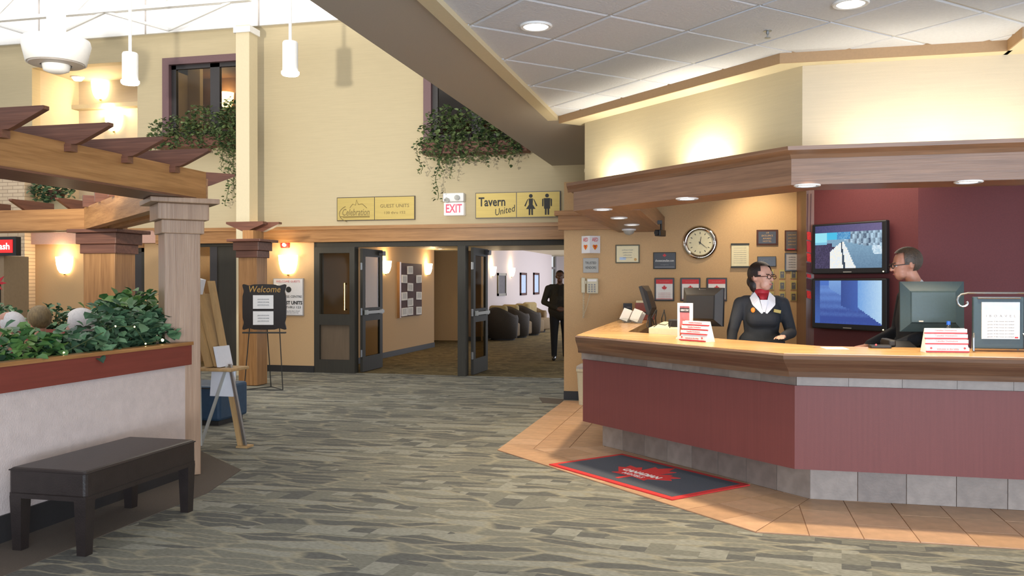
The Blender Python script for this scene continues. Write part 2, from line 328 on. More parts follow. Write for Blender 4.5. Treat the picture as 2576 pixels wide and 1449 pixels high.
def thing(name, label, cat, loc=(0, 0, 0), group=None):
    o = bpy.data.objects.new(name, None); COL.objects.link(o); o.empty_display_size = .1; place(o, loc, None)
    return tag(o, label, cat, group)
def tag(o, label, cat, group=None):
    o['label'] = label; o['category'] = cat
    if group: o['group'] = group
    return o
def struct(o): o['kind'] = 'structure'; return o
def stuff(o): o['kind'] = 'stuff'; return o
def lab(o, l): o['label'] = l; return o
def frame(x, y, z=0, deg=0): return Matrix.Translation((x, y, z)) @ Matrix.Rotation(math.radians(deg), 4, 'Z')
def dup(root, loc, rz=0, label=None):
    r = root.copy(); COL.objects.link(r); r.location = loc; r.rotation_euler = (0, 0, rz); WLOC[r.name] = Vector(loc)
    if label: r['label'] = label
    def rec(a, b):
        for ch in KIDS.get(a.name, []):
            c = ch.copy(); COL.objects.link(c); c.parent = b; rec(ch, c)
    rec(root, r); return r
KIDS = {}
def note_kids(root):
    for ch in root.children: KIDS.setdefault(root.name, []).append(ch); note_kids(ch)
FONT = {}
def text(s, size, T, m, parent, name='lettering', width=None, shear=0, extrude=.0015, align='CENTER', bold=0):
    """raised lettering: local frame T, letters stand in its x-z plane and face -y"""
    cu = bpy.data.curves.new('t', 'FONT'); cu.body = s; cu.size = size; cu.align_x = align; cu.align_y = 'CENTER'; cu.shear = shear; cu.extrude = extrude; cu.resolution_u = 2; cu.offset = bold
    o = bpy.data.objects.new('t', cu); COL.objects.link(o)
    me = bpy.data.meshes.new_from_object(o.evaluated_get(bpy.context.evaluated_depsgraph_get()))
    bpy.data.objects.remove(o); bpy.data.curves.remove(cu)
    if not len(me.vertices): return None
    V = np.array([v.co[:] for v in me.vertices]); F = [tuple(p.vertices) for p in me.polygons]; bpy.data.meshes.remove(me)
    if width:
        wd = V[:, 0].max()-V[:, 0].min(); V[:, 0] *= width/max(wd, 1e-6)
    b = MB(T @ Matrix.Rotation(PI/2, 4, 'X')); b.add([tuple(q) for q in V], F)
    return b.build(name, m, parent)
def clip(poly, inside, cross):
    out = []
    for i in range(len(poly)):
        a, b = poly[i], poly[(i+1) % len(poly)]; ia, ib = inside(a), inside(b)
        if ia: out.append(a)
        if ia != ib: out.append(cross(a, b))
    return out
def clip_hp(poly, a, b, c):
    """keep a*x+b*y<=c"""
    def cr(p, q):
        dp, dq = a*p[0]+b*p[1]-c, a*q[0]+b*q[1]-c; t = dp/(dp-dq); return (p[0]+(q[0]-p[0])*t, p[1]+(q[1]-p[1])*t)
    return clip(poly, lambda p: a*p[0]+b*p[1] <= c+1e-9, cr) if poly else poly
def inset(poly, d):
    n = len(poly); out = poly
    ar = sum(poly[i][0]*poly[(i+1) % n][1]-poly[(i+1) % n][0]*poly[i][1] for i in range(n))
    sg = 1 if ar > 0 else -1
    for i in range(n):
        (x0, y0), (x1, y1) = poly[i], poly[(i+1) % n]; ex, ey = x1-x0, y1-y0; l = math.hypot(ex, ey)
        if l < 1e-6: continue
        nx, ny = sg*ey/l, -sg*ex/l; out = clip_hp(out, nx, ny, nx*x0+ny*y0-d)
        if len(out) < 3: return []
    return out
# ================================================================== SETTING
BW = 13.6          # plane of the back wall
CW = 11.2          # plane of the wall behind the desk
S2 = math.sqrt(2)
# ---- floor with carpet, tile border and dark carpet border
floor = struct(MB().box(-16, -7, -.08, 4.2, BW+.1, 0).build('floor', 'lobby_carpet', loc=(0, 0, 0)))
MB().box(-12, BW+.1, -.08, 0, 34, 0).build('corridor_carpet', 'corridor_carpet', floor)
TB = [(-1.97, 11.05), (-1.97, 7.64), (.19, 5.48), (2.7, 5.48), (2.7, 6.6), (.6, 6.6), (-.95, 8.2), (-.95, 11.05)]
MB().prism(TB, .0, .004).build('grout_bed', 'grout', floor)
TS = .305
def tile_zone(keep, org, deg):
    T = frame(org[0], org[1], 0, deg); a = math.radians(deg); ca, sa = math.cos(a), math.sin(a)
    for i in range(-14, 14):
        for j in range(0, 5):
            q = [(i*TS, j*TS), ((i+1)*TS, j*TS), ((i+1)*TS, (j+1)*TS), (i*TS, (j+1)*TS)]
            q = [(org[0]+x*ca-y*sa, org[1]+x*sa+y*ca) for x, y in q]
            for h in keep: q = clip_hp(q, *h)
            if len(q) < 3: continue
            q = inset(q, .003)
            if len(q) < 3: continue
            ar = abs(sum(q[k][0]*q[(k+1) % len(q)][1]-q[(k+1) % len(q)][0]*q[k][1] for k in range(len(q))))/2
            if ar > .002:
                MB().prism(q, .002, .007+random.uniform(0, .0012)).build('floor_tile', 'floor_tile_%d' % random.randint(0, 2), floor)
tile_zone([(-1, .414, .414*5.48-.19), (0, 1, 6.55), (1, 0, 2.7), (0, -1, -5.48)], (.19, 5.48), 0)
tile_zone([(1, -.414, -.414*5.48+.19), (1, 1, 7.25), (-1, -1, -5.67), (-.383, .924, .383*1.97+.924*7.64)], (.19, 5.48), -45)
tile_zone([(.383, -.924, -.383*1.97-.924*7.64), (1, 0, -.98), (0, 1, 11.05), (-1, 0, 1.97)], (-1.97, 7.64), -90) if False else None
for i in range(0, 4):
    for j in range(-3, 12):
        q = [(-1.97+i*TS, 7.64+j*TS), (-1.97+(i+1)*TS, 7.64+j*TS), (-1.97+(i+1)*TS, 7.64+(j+1)*TS), (-1.97+i*TS, 7.64+(j+1)*TS)]
        for h in [(.383, -.924, -.383*1.97-.924*7.64), (1, 0, -.98), (0, 1, 11.05)]: q = clip_hp(q, *h)
        q = inset(q, .003) if len(q) >= 3 else []
        if len(q) >= 3: MB().prism(q, .002, .007+random.uniform(0, .0012)).build('floor_tile', 'floor_tile_%d' % random.randint(0, 2), floor)
MB().prism([(-4.05, -2), (-3.58, -2), (-3.58, 5.6), (-3.76, 6.36), (-4.55, 7.0), (-6.9, 9.1), (-7.1, 8.8), (-4.05, 6.2)], 0, .004).build('border_strip', 'border_carpet', floor)
MB().prism([(-2.35, 11.3), (-2.0, 11.2), (-1.97, 10.75), (-2.2, 10.8)], 0, .004).build('border_strip', 'border_carpet', floor)

# ---- back wall (two storeys) with openings
wall_back = MB()
def wseg(x0, x1, z0, z1, m=wall_back): m.box(x0, BW, z0, x1, BW+.2, z1)
wseg(-16, -12.26, 2.2, 5.86); wseg(-12.26, -10.06, 2.2, 3.0); wseg(-12.26, -10.06, 5.42, 5.86)
wseg(-10.06, -9.42, 2.2, 5.86); wseg(-9.42, -7.93, 2.2, 4.05); wseg(-9.42, -7.93, 5.33, 5.86); wseg(-7.93, -4.62, 2.2, 5.86)
wseg(-4.62, -3.0, 2.2, 3.8); wseg(-4.62, -3.0, 5.3, 5.86); wseg(-3.0, 1, 2.2, 5.86)
wall_back = struct(wall_back.build('wall_back', 'tan_wall'))
lo = MB(); wseg(-16, -10.6, 0, 2.2, lo); wseg(-9.93, -9.62, 0, 2.2, lo); wseg(-7.62, -6.68, 0, 2.2, lo)
struct(lo.build('wall_back_lower', 'peach_wall')); bpy.data.objects['wall_back_lower'].name = 'wall_rear'
WLOC['wall_rear'] = WLOC['wall_back_lower']
# white clerestory above, standing slightly proud, with panel joints
up = struct(MB().box(-16, BW-.06, 5.86, 0, BW+.2, 7.4).build('wall_upper', 'white_paint'))
for x in (-12.05, -9.85, -7.66, -5.5): MB().box(x-.015, BW-.068, 5.86, x+.015, BW-.058, 7.4).build('panel_joint', 'sign_grey', up)
# second-floor recess on the left with ledge
rc = MB(); rc.box(-13.5, 14.8, 2.6, -9.6, 14.9, 5.9); rc.box(-12.46, 13.8, 2.6, -12.26, 14.8, 5.9); rc.box(-10.06, 13.8, 2.6, -9.86, 14.8, 5.9); rc.box(-12.46, 13.8, 5.42, -9.86, 14.9, 5.6)
struct(rc.build('wall_recess', 'cream_wall')); 
struct(MB().box(-12.26, 14.6, 4.86, -10.06, 14.8, 4.94).build('trim_1', 'cream_paint'))
# oak beam along the back wall
struct(MB().box(-9.62, BW-.12, 2.18, -1.9, BW, 2.38).box(-9.62, BW-.17, 2.38, -1.9, BW, 2.44).build('trim_2', 'oak_x'))
pk = struct(MB().box(-13, BW-.10, 2.2, -9.62, BW, 2.42).build('trim_3', 'daylit_beam'))  # left part of the beam, daylight on it painted in as pink
MB().box(-13, BW-.12, 2.42, -9.62, BW, 2.46).build('cap', 'oak_x', pk)
struct(MB().box(-7.62, BW-.015, 0, -6.68, BW, .11).build('baseboard_back', 'dark_base'))
# cream brick pier at far left
struct(MB().box(-16, BW-.25, 0, -12.2, BW-.001, 3.6).build('wall_brick', 'cream_brick'))
# cream square column rising to the joists
colm = struct(MB().box(-7.71, 12.9, 0, -7.47, 13.16, 5.68).build('wall_column', 'cream_paint'))
MB().box(-7.74, 12.87, 5.56, -7.44, 13.19, 5.66).build('collar', 'white_paint', colm)
# dark entries left of the doors
def dark_entry(x0, x1, z1, kind):
    d = struct(MB().box(x0, BW+.02, 0, x0+.07, BW+.16, z1).box(x1-.07, BW+.02, 0, x1, BW+.16, z1).box(x0, BW+.02, z1-.07, x1, BW+.16, z1).build('door_%d' % kind, 'door_brown'))
    return d
d = dark_entry(-10.6, -9.93, 2.12, 3)
MB().box(-10.53, BW+.06, 0, -10.0, BW+.11, 2.05).build('door_leaf', 'window_dark', d)
MB().box(-10.6, BW-.02, 2.12, -9.93, BW+.1, 2.2).build('head', 'oak_x', d)
d = dark_entry(-9.6, -7.64, 2.2, 4)
MB().box(-8.66, BW+.04, 0, -8.52, BW+.12, 2.13).build('mullion', 'window_dark', d)
MB().box(-8.52, BW+.06, 0, -7.72, BW+.1, 2.13).build('door_leaf', 'door_brown', d)
MB().box(-9.53, BW+.06, 0, -9.2, BW+.1, 2.13).build('door_leaf', 'door_brown', d)
struct(MB().box(-10.2, BW+1.4, 0, -8.4, BW+1.5, 2.4).build('wall_vestibule', 'peach_wall'))

# ---- corridor and lounge beyond the doors
cl = MB(); cl.box(-6.8, BW+.2, 0, -6.6, 19.67, 2.6); cl.box(-9.5, 22.0, 0, -6.1, 22.15, 2.6)
struct(cl.build('wall_corridor', 'peach_wall'))
struct(MB().box(-6.1-.001, 21.98, 0, -6.55, 22.0, 2.6).build('wall_alcove', 'brown_wall'))
struct(MB().box(-9.5, 20.0, 0, -9.4, 22, 2.6).build('wall_alcove_end', 'brown_wall'))
struct(MB().box(-6.3, 22.15, 0, -6.1, 31.6, 2.7).build('wall_lounge', 'lavender_wall'))
struct(MB().box(-6.3, 33.2, 0, 0, 33.4, 2.7).build('wall_lounge_end', 'lavender_wall'))
struct(MB().box(-2.1, BW+.1, 0, -1.95, 33.2, 2.7).build('wall_corridor_right', 'lavender_wall')) if False else None
struct(MB().box(-6.6, BW+.2, 0, -6.585, 19.67, .11).box(-6.55, 21.965, 0, -6.1, 21.98, .11).build('baseboard_corridor', 'dark_base'))
struct(MB().box(-6.1, 22.15, 0, -6.085, 31.6, .11).build('baseboard_lounge', 'grey_plastic'))
ce = struct(MB().box(-9.5, BW+.2, 2.27, -1.9, 20.3, 2.45).box(-9.5, 20.3, 2.52, -1.9, 33.4, 2.65).build('ceiling_corridor', 'cream_paint'))
# header over the doors
hd = struct(MB().box(-6.68, BW+.02, 2.1, -2.0, BW+.16, 2.2).build('trim_4', 'door_brown'))

# ---- double doors: fixed panel, two open leaves with glass, push bars and hinges
def leaf(parent, x, y0, y1):
    """door leaf swung back into the corridor, standing in the plane x"""
    f = MB(); t = .045
    for a, b in ((y0, y0+.12), (y1-.12, y1)): f.box(x-t/2, a, .01, x+t/2, b, 2.08)
    for a, b in ((.01, .26), (.86, 1.08), (1.95, 2.08)): f.box(x-t/2, y0+.12, a, x+t/2, y1-.12, b)
    lf = f.build('door_leaf', 'door_brown', parent)
    MB().box(x-.006, y0+.12, 1.08, x+.006, y1-.12, 1.95).build('pane', 'tinted_glass', lf)
    MB().box(x-.006, y0+.12, .26, x+.006, y1-.12, .86).build('pane', 'tinted_glass', lf)
    MB().box(x+.045, y0+.06, .98, x+.075, y1-.05, 1.03).box(x+.02, y0+.08, .965, x+.06, y0+.16, 1.045).box(x+.02, y1-.14, .965, x+.06, y1-.06, 1.045).build('push_bar', 'silver_plastic', lf)
    for z in (.32, 1.02, 1.78): MB().lathe([(.016, -.06), (.016, .06)], (x, y0-.012, z), 10).box(x-.02, y0-.005, z-.055, x+.02, y0+.002, z+.055).build('hinge', 'steel', lf)
    MB().box(x+.02, y1-.16, 1.98, x+.09, y1-.02, 2.06).build('door_closer', 'window_dark', lf)
d1 = struct(MB().box(-6.68, BW+.0, 0, -6.58, BW+.16, 2.1).box(-6.04, BW, 0, -5.95, BW+.16, 2.1).box(-6.58, BW, 0, -6.04, BW+.14, .22).box(-6.58, BW, .8, -6.04, BW+.14, .98).box(-6.58, BW, 2.0, -6.04, BW+.14, 2.1).build('door_1', 'door_brown'))
MB().box(-6.58, BW+.05, .22, -6.04, BW+.09, .8).build('panel', 'door_panel', d1)
MB().box(-6.58, BW+.06, .98, -6.04, BW+.075, 2.0).build('pane', 'tinted_glass', d1)
MB().tube([(-6.1, BW-.06, 1.05), (-6.1, BW-.06, 1.5)], .012).box(-6.115, BW-.06, 1.05, -6.085, BW, 1.075).box(-6.115, BW-.06, 1.475, -6.085, BW, 1.5).build('pull_handle', 'polished_brass', d1)
leaf(d1, -5.9, BW+.17, BW+1.06)
d2 = struct(MB().box(-4.16, BW-.02, 0, -4.03, BW+.16, 2.1).build('door_2', 'door_brown'))
leaf(d2, -3.97, BW+.17, BW+1.06)

# far glass exit door with daylight behind
dg = struct(MB().box(-6.3, 31.6, 0, -6.22, 31.7, 2.5).box(-6.3, 32.95, 0, -6.22, 33.2, 2.5).box(-6.3, 31.7, 2.02, -6.22, 32.95, 2.1).build('door_5', 'steel'))
MB().box(-6.27, 31.7, .12, -6.25, 32.95, 2.02).build('pane', 'clear_glass', dg); MB().box(-6.29, 31.7, 0, -6.23, 32.95, .12).build('kick_rail', 'steel', dg)
MB().tube([(-6.18, 31.78, .9), (-6.18, 31.78, 1.3)], .02).build('pull_handle', 'steel', dg)

# ---- upper windows with planter boxes
def window(n, x0, x1, z0, z1, pane_edges):
    f = MB()
    f.box(x0-.13, BW-.05, z0-.1, x0, BW+.1, z1+.12).box(x1, BW-.05, z0-.1, x1+.13, BW+.1, z1+.12).box(x0, BW-.05, z1, x1, BW+.1, z1+.12).box(x0, BW-.05, z0-.1, x1, BW+.1, z0)
    wn = struct(f.build('window_%d' % n, 'purple_frame'))
    g = MB()
    for a, b in pane_edges: g.box(a, BW+.03, z0, a+.09, BW+.1, z1).box(b-.09, BW+.03, z0, b, BW+.1, z1).box(a, BW+.03, z1-.07, b, BW+.1, z1).box(a, BW+.03, z0, b, BW+.1, z0+.07)
    g.build('sash', 'window_dark', wn)
    for a, b in pane_edges: MB().box(a+.09, BW+.055, z0+.07, b-.09, BW+.065, z1-.07).build('pane', 'tinted_glass', wn)
    return wn
window(1, -9.4, -7.95, 4.06, 5.3, ((-9.4, -8.55), (-8.55, -7.95)))
window(2, -4.6, -3.05, 3.82, 5.28, ((-4.6, -3.85), (-3.85, -3.05)))
# rooms behind the upper windows
struct(MB().box(-12.0, 16.4, 3.4, -2.4, 16.5, 5.9).box(-9.8, BW+.3, 3.4, -2.4, 16.4, 3.5).box(-12, 15.0, 3.4, -9.8, 16.4, 3.5).box(-9.8, BW+.3, 5.75, -2.4, 16.4, 5.86).box(-12, 15.0, 5.75, -9.8, 16.4, 5.86).build('wall_upstairs', 'brown_wall'))

# ---- wall behind the desk, its oak band, and the maroon television corner
struct(MB().box(-2.0, CW, 0, .93, CW+.15, 2.8).build('wall_desk', 'peach_wall'))
struct(MB().box(-2.0, CW-.02, 0, -1.25, CW, .11).build('baseboard_desk', 'dark_base'))
struct(MB().box(-2.06, CW-.1, 2.18, -1.0, CW, 2.36).box(-2.1, CW-.15, 2.36, -1.0, CW, 2.42).build('trim_5', 'oak_x'))
TVs = 10.87
tvl = (.90, TVs-.90); tvr = (1.80, TVs-1.80)
struct(MB().prism([tvl, tvr, (tvr[0]+.1, tvr[1]+.1), (tvl[0]+.1, tvl[1]+.15)], 0, 2.8).build('wall_television', 'maroon_wall'))
struct(MB().box(tvr[0], tvr[1], 0, 2.74, tvr[1]+.12, 2.8).build('wall_right_rear', 'maroon_wall'))
struct(MB().box(.86, CW-1.27, 0, .955, CW-.0, 2.8).build('trim_6', 'rosewood_z'))
# door frame at far right
dr = struct(MB().box(2.74, tvr[1]-.03, 0, 2.83, tvr[1]+.12, 2.8).build('door_6', 'cream_paint'))
MB().box(2.88, tvr[1]-.01, 0, 2.94, tvr[1]+.08, 2.15).box(2.94, tvr[1], 1.62, 3.6, tvr[1]+.06, 1.67).box(2.94, tvr[1], 1.28, 3.6, tvr[1]+.06, 1.34).box(2.94, tvr[1], 2.08, 3.6, tvr[1]+.06, 2.15).box(2.94, tvr[1], 0, 3.6, tvr[1]+.06, .2).build('sash', 'blue_vinyl', dr)
MB().box(2.94, tvr[1]+.02, .2, 3.6, tvr[1]+.035, 2.08).build('pane', 'tinted_glass', dr)
MB().box(2.83, tvr[1], 0, 2.88, tvr[1]+.1, 2.8).build('stop', 'blue_vinyl', dr)
struct(MB().box(2.8, tvr[1]+1.2, 0, 4.6, tvr[1]+1.3, 2.8).build('wall_office', 'lavender_wall'))
# inner ceiling over the desk area
struct(MB().prism([(-1.5, 9.66), (.62, 7.56), (3.2, 7.56), (3.2, 12), (-1.5, 12)], 2.72, 2.76).build('ceiling_desk', 'tan_wall'))

# ---- bulkhead running to the back wall and the lay-in ceiling
struct(MB().box(-2.62, -3, 3.34, -1.84, BW, 3.9).box(-1.84, 9.55, 3.34, -.8, BW, 3.9).build('trim_7', 'bulkhead_paint'))
struct(MB().box(-1.9, -3, 3.30, -1.78, 9.62, 3.36).build('trim_8', 'cream_paint'))
ceil_ = struct(MB().prism([(-1.8, -3), (4.2, -3), (4.2, 7.5), (.42, 7.5), (-1.7, 9.6), (-1.8, 9.6)], 3.352, 3.42).build('ceiling', 'ceiling_grid', loc=(0, 0, 3.352)))
for i in range(-5, 6):
    for j in range(-9, 5):
        u0, v0 = 5.32+1.005*i, -7.83+.985*j
        q = [((u+v)/2, (u-v)/2) for u, v in ((u0, v0), (u0, v0+.985), (u0+1.005, v0+.985), (u0+1.005, v0))]
        qi = inset(q, .011); qs = []
        for hs in ([(-1, 0, 1.79), (1, 1, 7.88), (1, 0, .44), (0, -1, -3.2)], [(-1, 0, -.44), (0, 1, 7.42), (1, 0, 3.4), (0, -1, -3.2)]):
            p_ = qi
            for h in hs: p_ = clip_hp(p_, *h)
            if len(p_) >= 3: qs.append(p_)
        if not qs: continue
        b = MB()
        for p_ in qs:
            q2 = inset(p_, .012) if len(qs) == 1 else []
            if len(q2) == len(p_): b.rings([[(x, y, 3.353) for x, y in p_], [(x, y, 3.349) for x, y in p_], [(x, y, 3.343) for x, y in q2]])
            else: b.prism(p_, 3.343, 3.353)
        b.build('ceiling_tile', 'ceiling_tile', ceil_)
# dropped border at the edge of the ceiling
A, K, R_ = (-1.76, 9.60), (.44, 7.40), (2.13, 7.40)
W0, W1 = (-1.49, 9.64), (.62, 7.53)
bd = MB()
def strip(p, q, r, s, z0, z1): bd.prism([p, q, r, s], z0, z1)
strip(A, K, (.66, 7.62), (-1.54, 9.82), 3.265, 3.36); strip(K, (2.13, 7.40), (2.13, 7.7), (.66, 7.62), 3.265, 3.36)
strip((2.10, 7.05), (4.2, 7.05), (4.2, 7.7), (2.10, 7.7), 3.265, 3.36)
bd = struct(bd.build('trim_9', 'cream_paint'))
MB().prism([A, (A[0]-.012, A[1]-.012), (K[0]-.005, K[1]-.012), K], 3.262, 3.352).build('shaded_face', 'trim_shade', bd); MB().prism([K, (K[0]-.005, K[1]-.012), (2.1, 7.388), (2.1, 7.40)], 3.262, 3.352).build('shaded_face', 'trim_shade', bd)  # thin front faces carrying the painted shade of the border
MB().box(2.088, 7.05, 3.262, 2.10, 7.4, 3.352).box(2.088, 7.038, 3.262, 4.2, 7.05, 3.352).build('shaded_face', 'trim_shade', bd)
# wall above the desk (uplit)
struct(MB().prism([W0, W1, (.72, 7.63), (-1.35, 9.70)], 2.41, 3.3).build('wall_above_desk_left', 'tan_wall'))
struct(MB().prism([W1, (4.2, 7.53), (4.2, 7.68), (.72, 7.63)], 2.41, 3.3).build('wall_above_desk_right', 'cream_wall'))
struct(MB().prism([(-1.49, 9.64), (-1.35, 9.70), (-1.35, BW), (-1.49, BW)], 2.42, 3.36).build('wall_above_desk_end', 'tan_wall'))

# ================================================================== RECEPTION DESK
XL = -1.23
def offs(t, xl=XL): return [(xl, 6.6-S2*t-xl), (.47-.4142*t, 6.13-t), (2.75, 6.13-t)]
def sweep(prof, seg, xl=XL):
    """closed profile (t outward, z) carried along the front of the desk"""
    b = MB(); R = []
    for k in seg: R.append([(offs(t, xl)[k][0], offs(t, xl)[k][1], z) for t, z in prof])
    return b.rings(R)
desk = thing('reception_desk', 'angled oak and maroon laminate reception desk standing on the orange tiled floor', 'reception desk', (-.2, 7.2, 0))
nose = [(-.5, 1.0), (-.5, 1.05), (.226, 1.05), (.226, 1.03), (.17, 1.0)]
sweep(nose, (0, 1), XL-.005).build('countertop', 'top_oak_x', desk); sweep(nose, (1, 2)).build('countertop', 'top_oak_x', desk)
# moulded oak nosing in front of the tops (the edge has its own, browner finish)
nz_ = [(.18, 1.046), (.232, 1.046), (.24, 1.035), (.235, 1.012), (.21, .985), (.17, .955), (.14, .925), (.13, .89), (.02, .89), (.02, .92)]
sweep(nz_, (0, 1), XL-.012).build('nosing', 'nosing_oak_diag', desk); sweep(nz_, (1, 2)).build('nosing', 'nosing_oak_x', desk)
band = [(-.02, .83), (-.02, .895), (.02, .895), (.02, .83)]
for seg, L0 in (((0, 1), 0), ((1, 2), 1)):
    P, Q = [offs(.0)[k] for k in seg]; ln = math.hypot(Q[0]-P[0], Q[1]-P[1]); n = round(ln/.31)
    sweep([(-.1, .8), (-.1, 1.0), (-.001, 1.0), (-.001, .8)], seg).build('band_backing', 'grout', desk)
    T = frame(P[0], P[1], 0, -45 if L0 == 0 else 0)
    for i in range(n):
        a, b = ln*i/n, ln*(i+1)/n
        MB(T).box(a+.001, -.012, .815, b-.001, .0, .9).build('band_tile', 'wall_tile_%d' % random.randint(0, 2), desk)
    pn = sweep([(-.04, .27), (-.04, .822), (.03, .822), (.03, .27)], seg, XL+.012); pn.build('front_panel', 'maroon_laminate', desk)
    P, Q = [offs(-.27, -1.08)[k] for k in seg]; ln = math.hypot(Q[0]-P[0], Q[1]-P[1]); n = round(ln/.31)
    sweep([(-.36, .008), (-.36, .3), (-.285, .3), (-.285, .008)], seg, -1.08).build('toe_kick_backing', 'grout', desk)
    T = frame(P[0], P[1], 0, -45 if L0 == 0 else 0)
    for i in range(n):
        a, b = ln*i/n, ln*(i+1)/n
        MB(T).box(a+.002, -.0, .009, b-.002, .02, .295).build('toe_kick_tile', 'wall_tile_%d' % random.randint(0, 2), desk)
    sweep([(-.45, .29), (-.45, 1.0), (-.04, 1.0), (-.04, .29)], seg, XL+.03).build('carcass', 'dark_base', desk)
    sweep([(-.84, .74), (-.84, .78), (-.45, .78), (-.45, .74)], seg, XL+.3).build('work_surface', 'beige_plastic', desk)
    sweep([(-.84, .008), (-.84, .74), (-.80, .74), (-.80, .008)], seg, XL+.3).build('modesty_panel', 'desk_oak_x', desk)
MB().box(-1.242, 7.9, .985, -.86, CW-.02, 1.0485).build('return_top', 'top_oak_y', desk)
MB().box(-1.21, 7.95, .27, -1.17, CW-.03, .985).build('return_panel', 'maroon_laminate', desk)
for i in range(10): MB().box(-1.06, 8.12+.3*i, .009, -1.04, 8.417+.3*i, .295).build('toe_kick_tile', 'wall_tile_%d' % random.randint(0, 2), desk)
MB().box(-.9, 8.2, .008, -.87, CW-.03, .985).build('return_back_panel', 'desk_oak_y', desk)

# ---- oak canopy over the desk
can = thing('desk_canopy', 'brown oak canopy with moulded cornice hanging over the reception desk', 'canopy', (-.2, 7.0, 2.14))
for seg, dm in (((0, 1), 'desk_oak_diag'), ((1, 2), 'desk_oak_x')):
    sweep([(-.27, 2.14), (-.27, 2.33), (.10, 2.33), (.10, 2.14)], seg, -1.3).build('fascia', dm, can)
    sweep([(.06, 2.33), (.06, 2.385), (.165, 2.385), (.16, 2.36), (.12, 2.335), (.105, 2.31)], seg, -1.36).build('cornice', dm, can)
    # unseen sloping panel added behind the canopy to stop uplight leaks
    b = MB(); R = []
    P0 = [offs(-.27, -1.3)[k] for k in seg]; P1 = [[(-1.42, 9.57), (.64, 7.55), (2.75, 7.55)][k] for k in seg]
    b.rings([[(P0[k][0], P0[k][1], 2.28), (P0[k][0], P0[k][1], 2.31), (P1[k][0], P1[k][1], 2.46), (P1[k][0], P1[k][1], 2.42)] for k in (0, 1)]); b.build('leak_panel', 'cream_paint', can)
rt = MB().box(-1.297, 7.82, 2.143, -.72, CW-.0, 2.327); rt.build('return_box', 'desk_oak_y', can)
MB().box(-1.355, 7.9, 2.327, -.8, CW-.16, 2.383).build('return_cornice', 'desk_oak_y', can)
# recessed lamps in the canopy
for i, (x, y, lb) in enumerate(((-1.02, 7.62, 'small recessed lamp under the left end of the oak canopy'), (-.27, 6.80, 'small recessed lamp under the angled front of the oak canopy'), (.53, 6.06, 'small recessed lamp under the bend of the oak canopy'), (1.5, 6.08, 'small recessed lamp under the canopy above the right counter'), (-1.0, 8.66, 'small recessed lamp under the canopy return near the phone'), (-.98, 9.7, 'small recessed lamp at the wall end of the canopy return'))):
    t = thing('recessed_lamp', lb, 'light', (x, y, 2.134), 'recessed lamps under the desk canopy')
    MB().lathe([(.055, 0), (.055, .006), (.085, .008), (.085, 0), (.075, -.004)], (x, y, 2.134), 24, caps=False).build('trim_ring', 'white_paint', t)
    MB().lathe([(.053, .002), (.03, .001), (.0001, .001)], (x, y, 2.134), 20).build('lens', 'lamp_white', t)
    lamp('canopy_spot', 'SPOT', (x, y, 2.115), 85 if i < 4 else 40, (1, .82, .56), (x, y, 0), spot_size=math.radians(112), spot_blend=.35, shadow_soft_size=.03)
# uplights lying in the canopy trough
for x, y, e in ((-1.18, 9.04, 22), (-.28, 8.14, 28), (1.1, 7.22, 6), (1.6, 7.22, 7), (2.1, 7.22, 6)):
    lamp('canopy_uplight', 'SPOT', (x, y, 2.49), e*1.7, (1, .92, .74), (x+.35 if y > 7.5 else x, y+.35 if y > 7.5 else y+.4, 3.2), spot_size=math.radians(165), spot_blend=.7, shadow_soft_size=.08)

# ---- ceiling lights and sprinkler
def downlight(x, y, lb):
    t = thing('recessed_downlight', lb, 'light', (x, y, 3.333), 'ceiling downlights')
    MB().lathe([(.09, .012), (.115, .012), (.118, .004), (.11, -.004), (.09, -.002)], (x, y, 3.333), 32, caps=False).build('trim_ring', 'white_paint', t)
    MB().lathe([(.09, .004), (.05, .009), (.0001, .009)], (x, y, 3.333), 28).build('lens', 'lamp_white', t)
    lamp('downlight_spot', 'SPOT', (x, y, 3.3), 46, (1, .9, .74), (x, y, 0), spot_size=math.radians(110), spot_blend=.6, shadow_soft_size=.08)
downlight(-1.31, 6.19, 'round white recessed ceiling light near the beige bulkhead'); downlight(.81, 6.17, 'round white recessed ceiling light above the right counter at the top edge')
sp = thing('sprinkler_head', 'small metal sprinkler head hanging from the white tiled ceiling', 'sprinkler', (.31, 6.71, 3.30))
MB().lathe([(.03, .04), (.03, .034), (.012, .03), (.012, .012), (.006, .01), (.006, -.01)], (.31, 6.71, 3.305), 14).build('body', 'steel', sp)
MB().lathe([(.022, -.012), (.022, -.016), (.004, -.018)], (.31, 6.71, 3.305), 14).build('deflector', 'steel', sp)
# ================================================================== WALL SCONCES
def sconce(loc, deg, lb, s=1.0, on=6):
    x, y, z = loc; t = thing('wall_sconce', lb, 'wall lamp', (x, y, z-.14*s), 'glowing half-bowl wall sconces')
    T = frame(x, y, z, deg)
    prof = [(.03, -.14), (.075, -.13), (.105, -.08), (.125, 0), (.135, .11), (.125, .11), (.115, 0), (.095, -.075), (.03, -.12)]
    MB(T).lathe([(r*s, h*s) for r, h in prof], (0, -.012, 0), 16, a0=PI, a1=2*PI).build('shade', 'lamp_glass', t, smooth=True)
    MB(T).box(-.06*s, -.012, -.13*s, .06*s, 0, .06*s).build('backplate', 'polished_brass', t)
    MB(T).lathe([(.012*s, -.165*s), (.02*s, -.15*s), (.012*s, -.138*s)], (0, -.03, 0), 10).build('finial', 'polished_brass', t)
    q = T @ Vector((0, -.16*s, .16*s))
    if on: lamp('sconce_bulb', 'POINT', q, on, WARM, shadow_soft_size=.04)
    return t
sconce((-7.14, BW, 1.83), 0, 'glowing wall sconce above the white notice sign left of the doors', 1.25, 9)
sconce((-11.55, BW, 1.84), 0, 'glowing wall sconce left of the far pergola column', 1.2, 10)
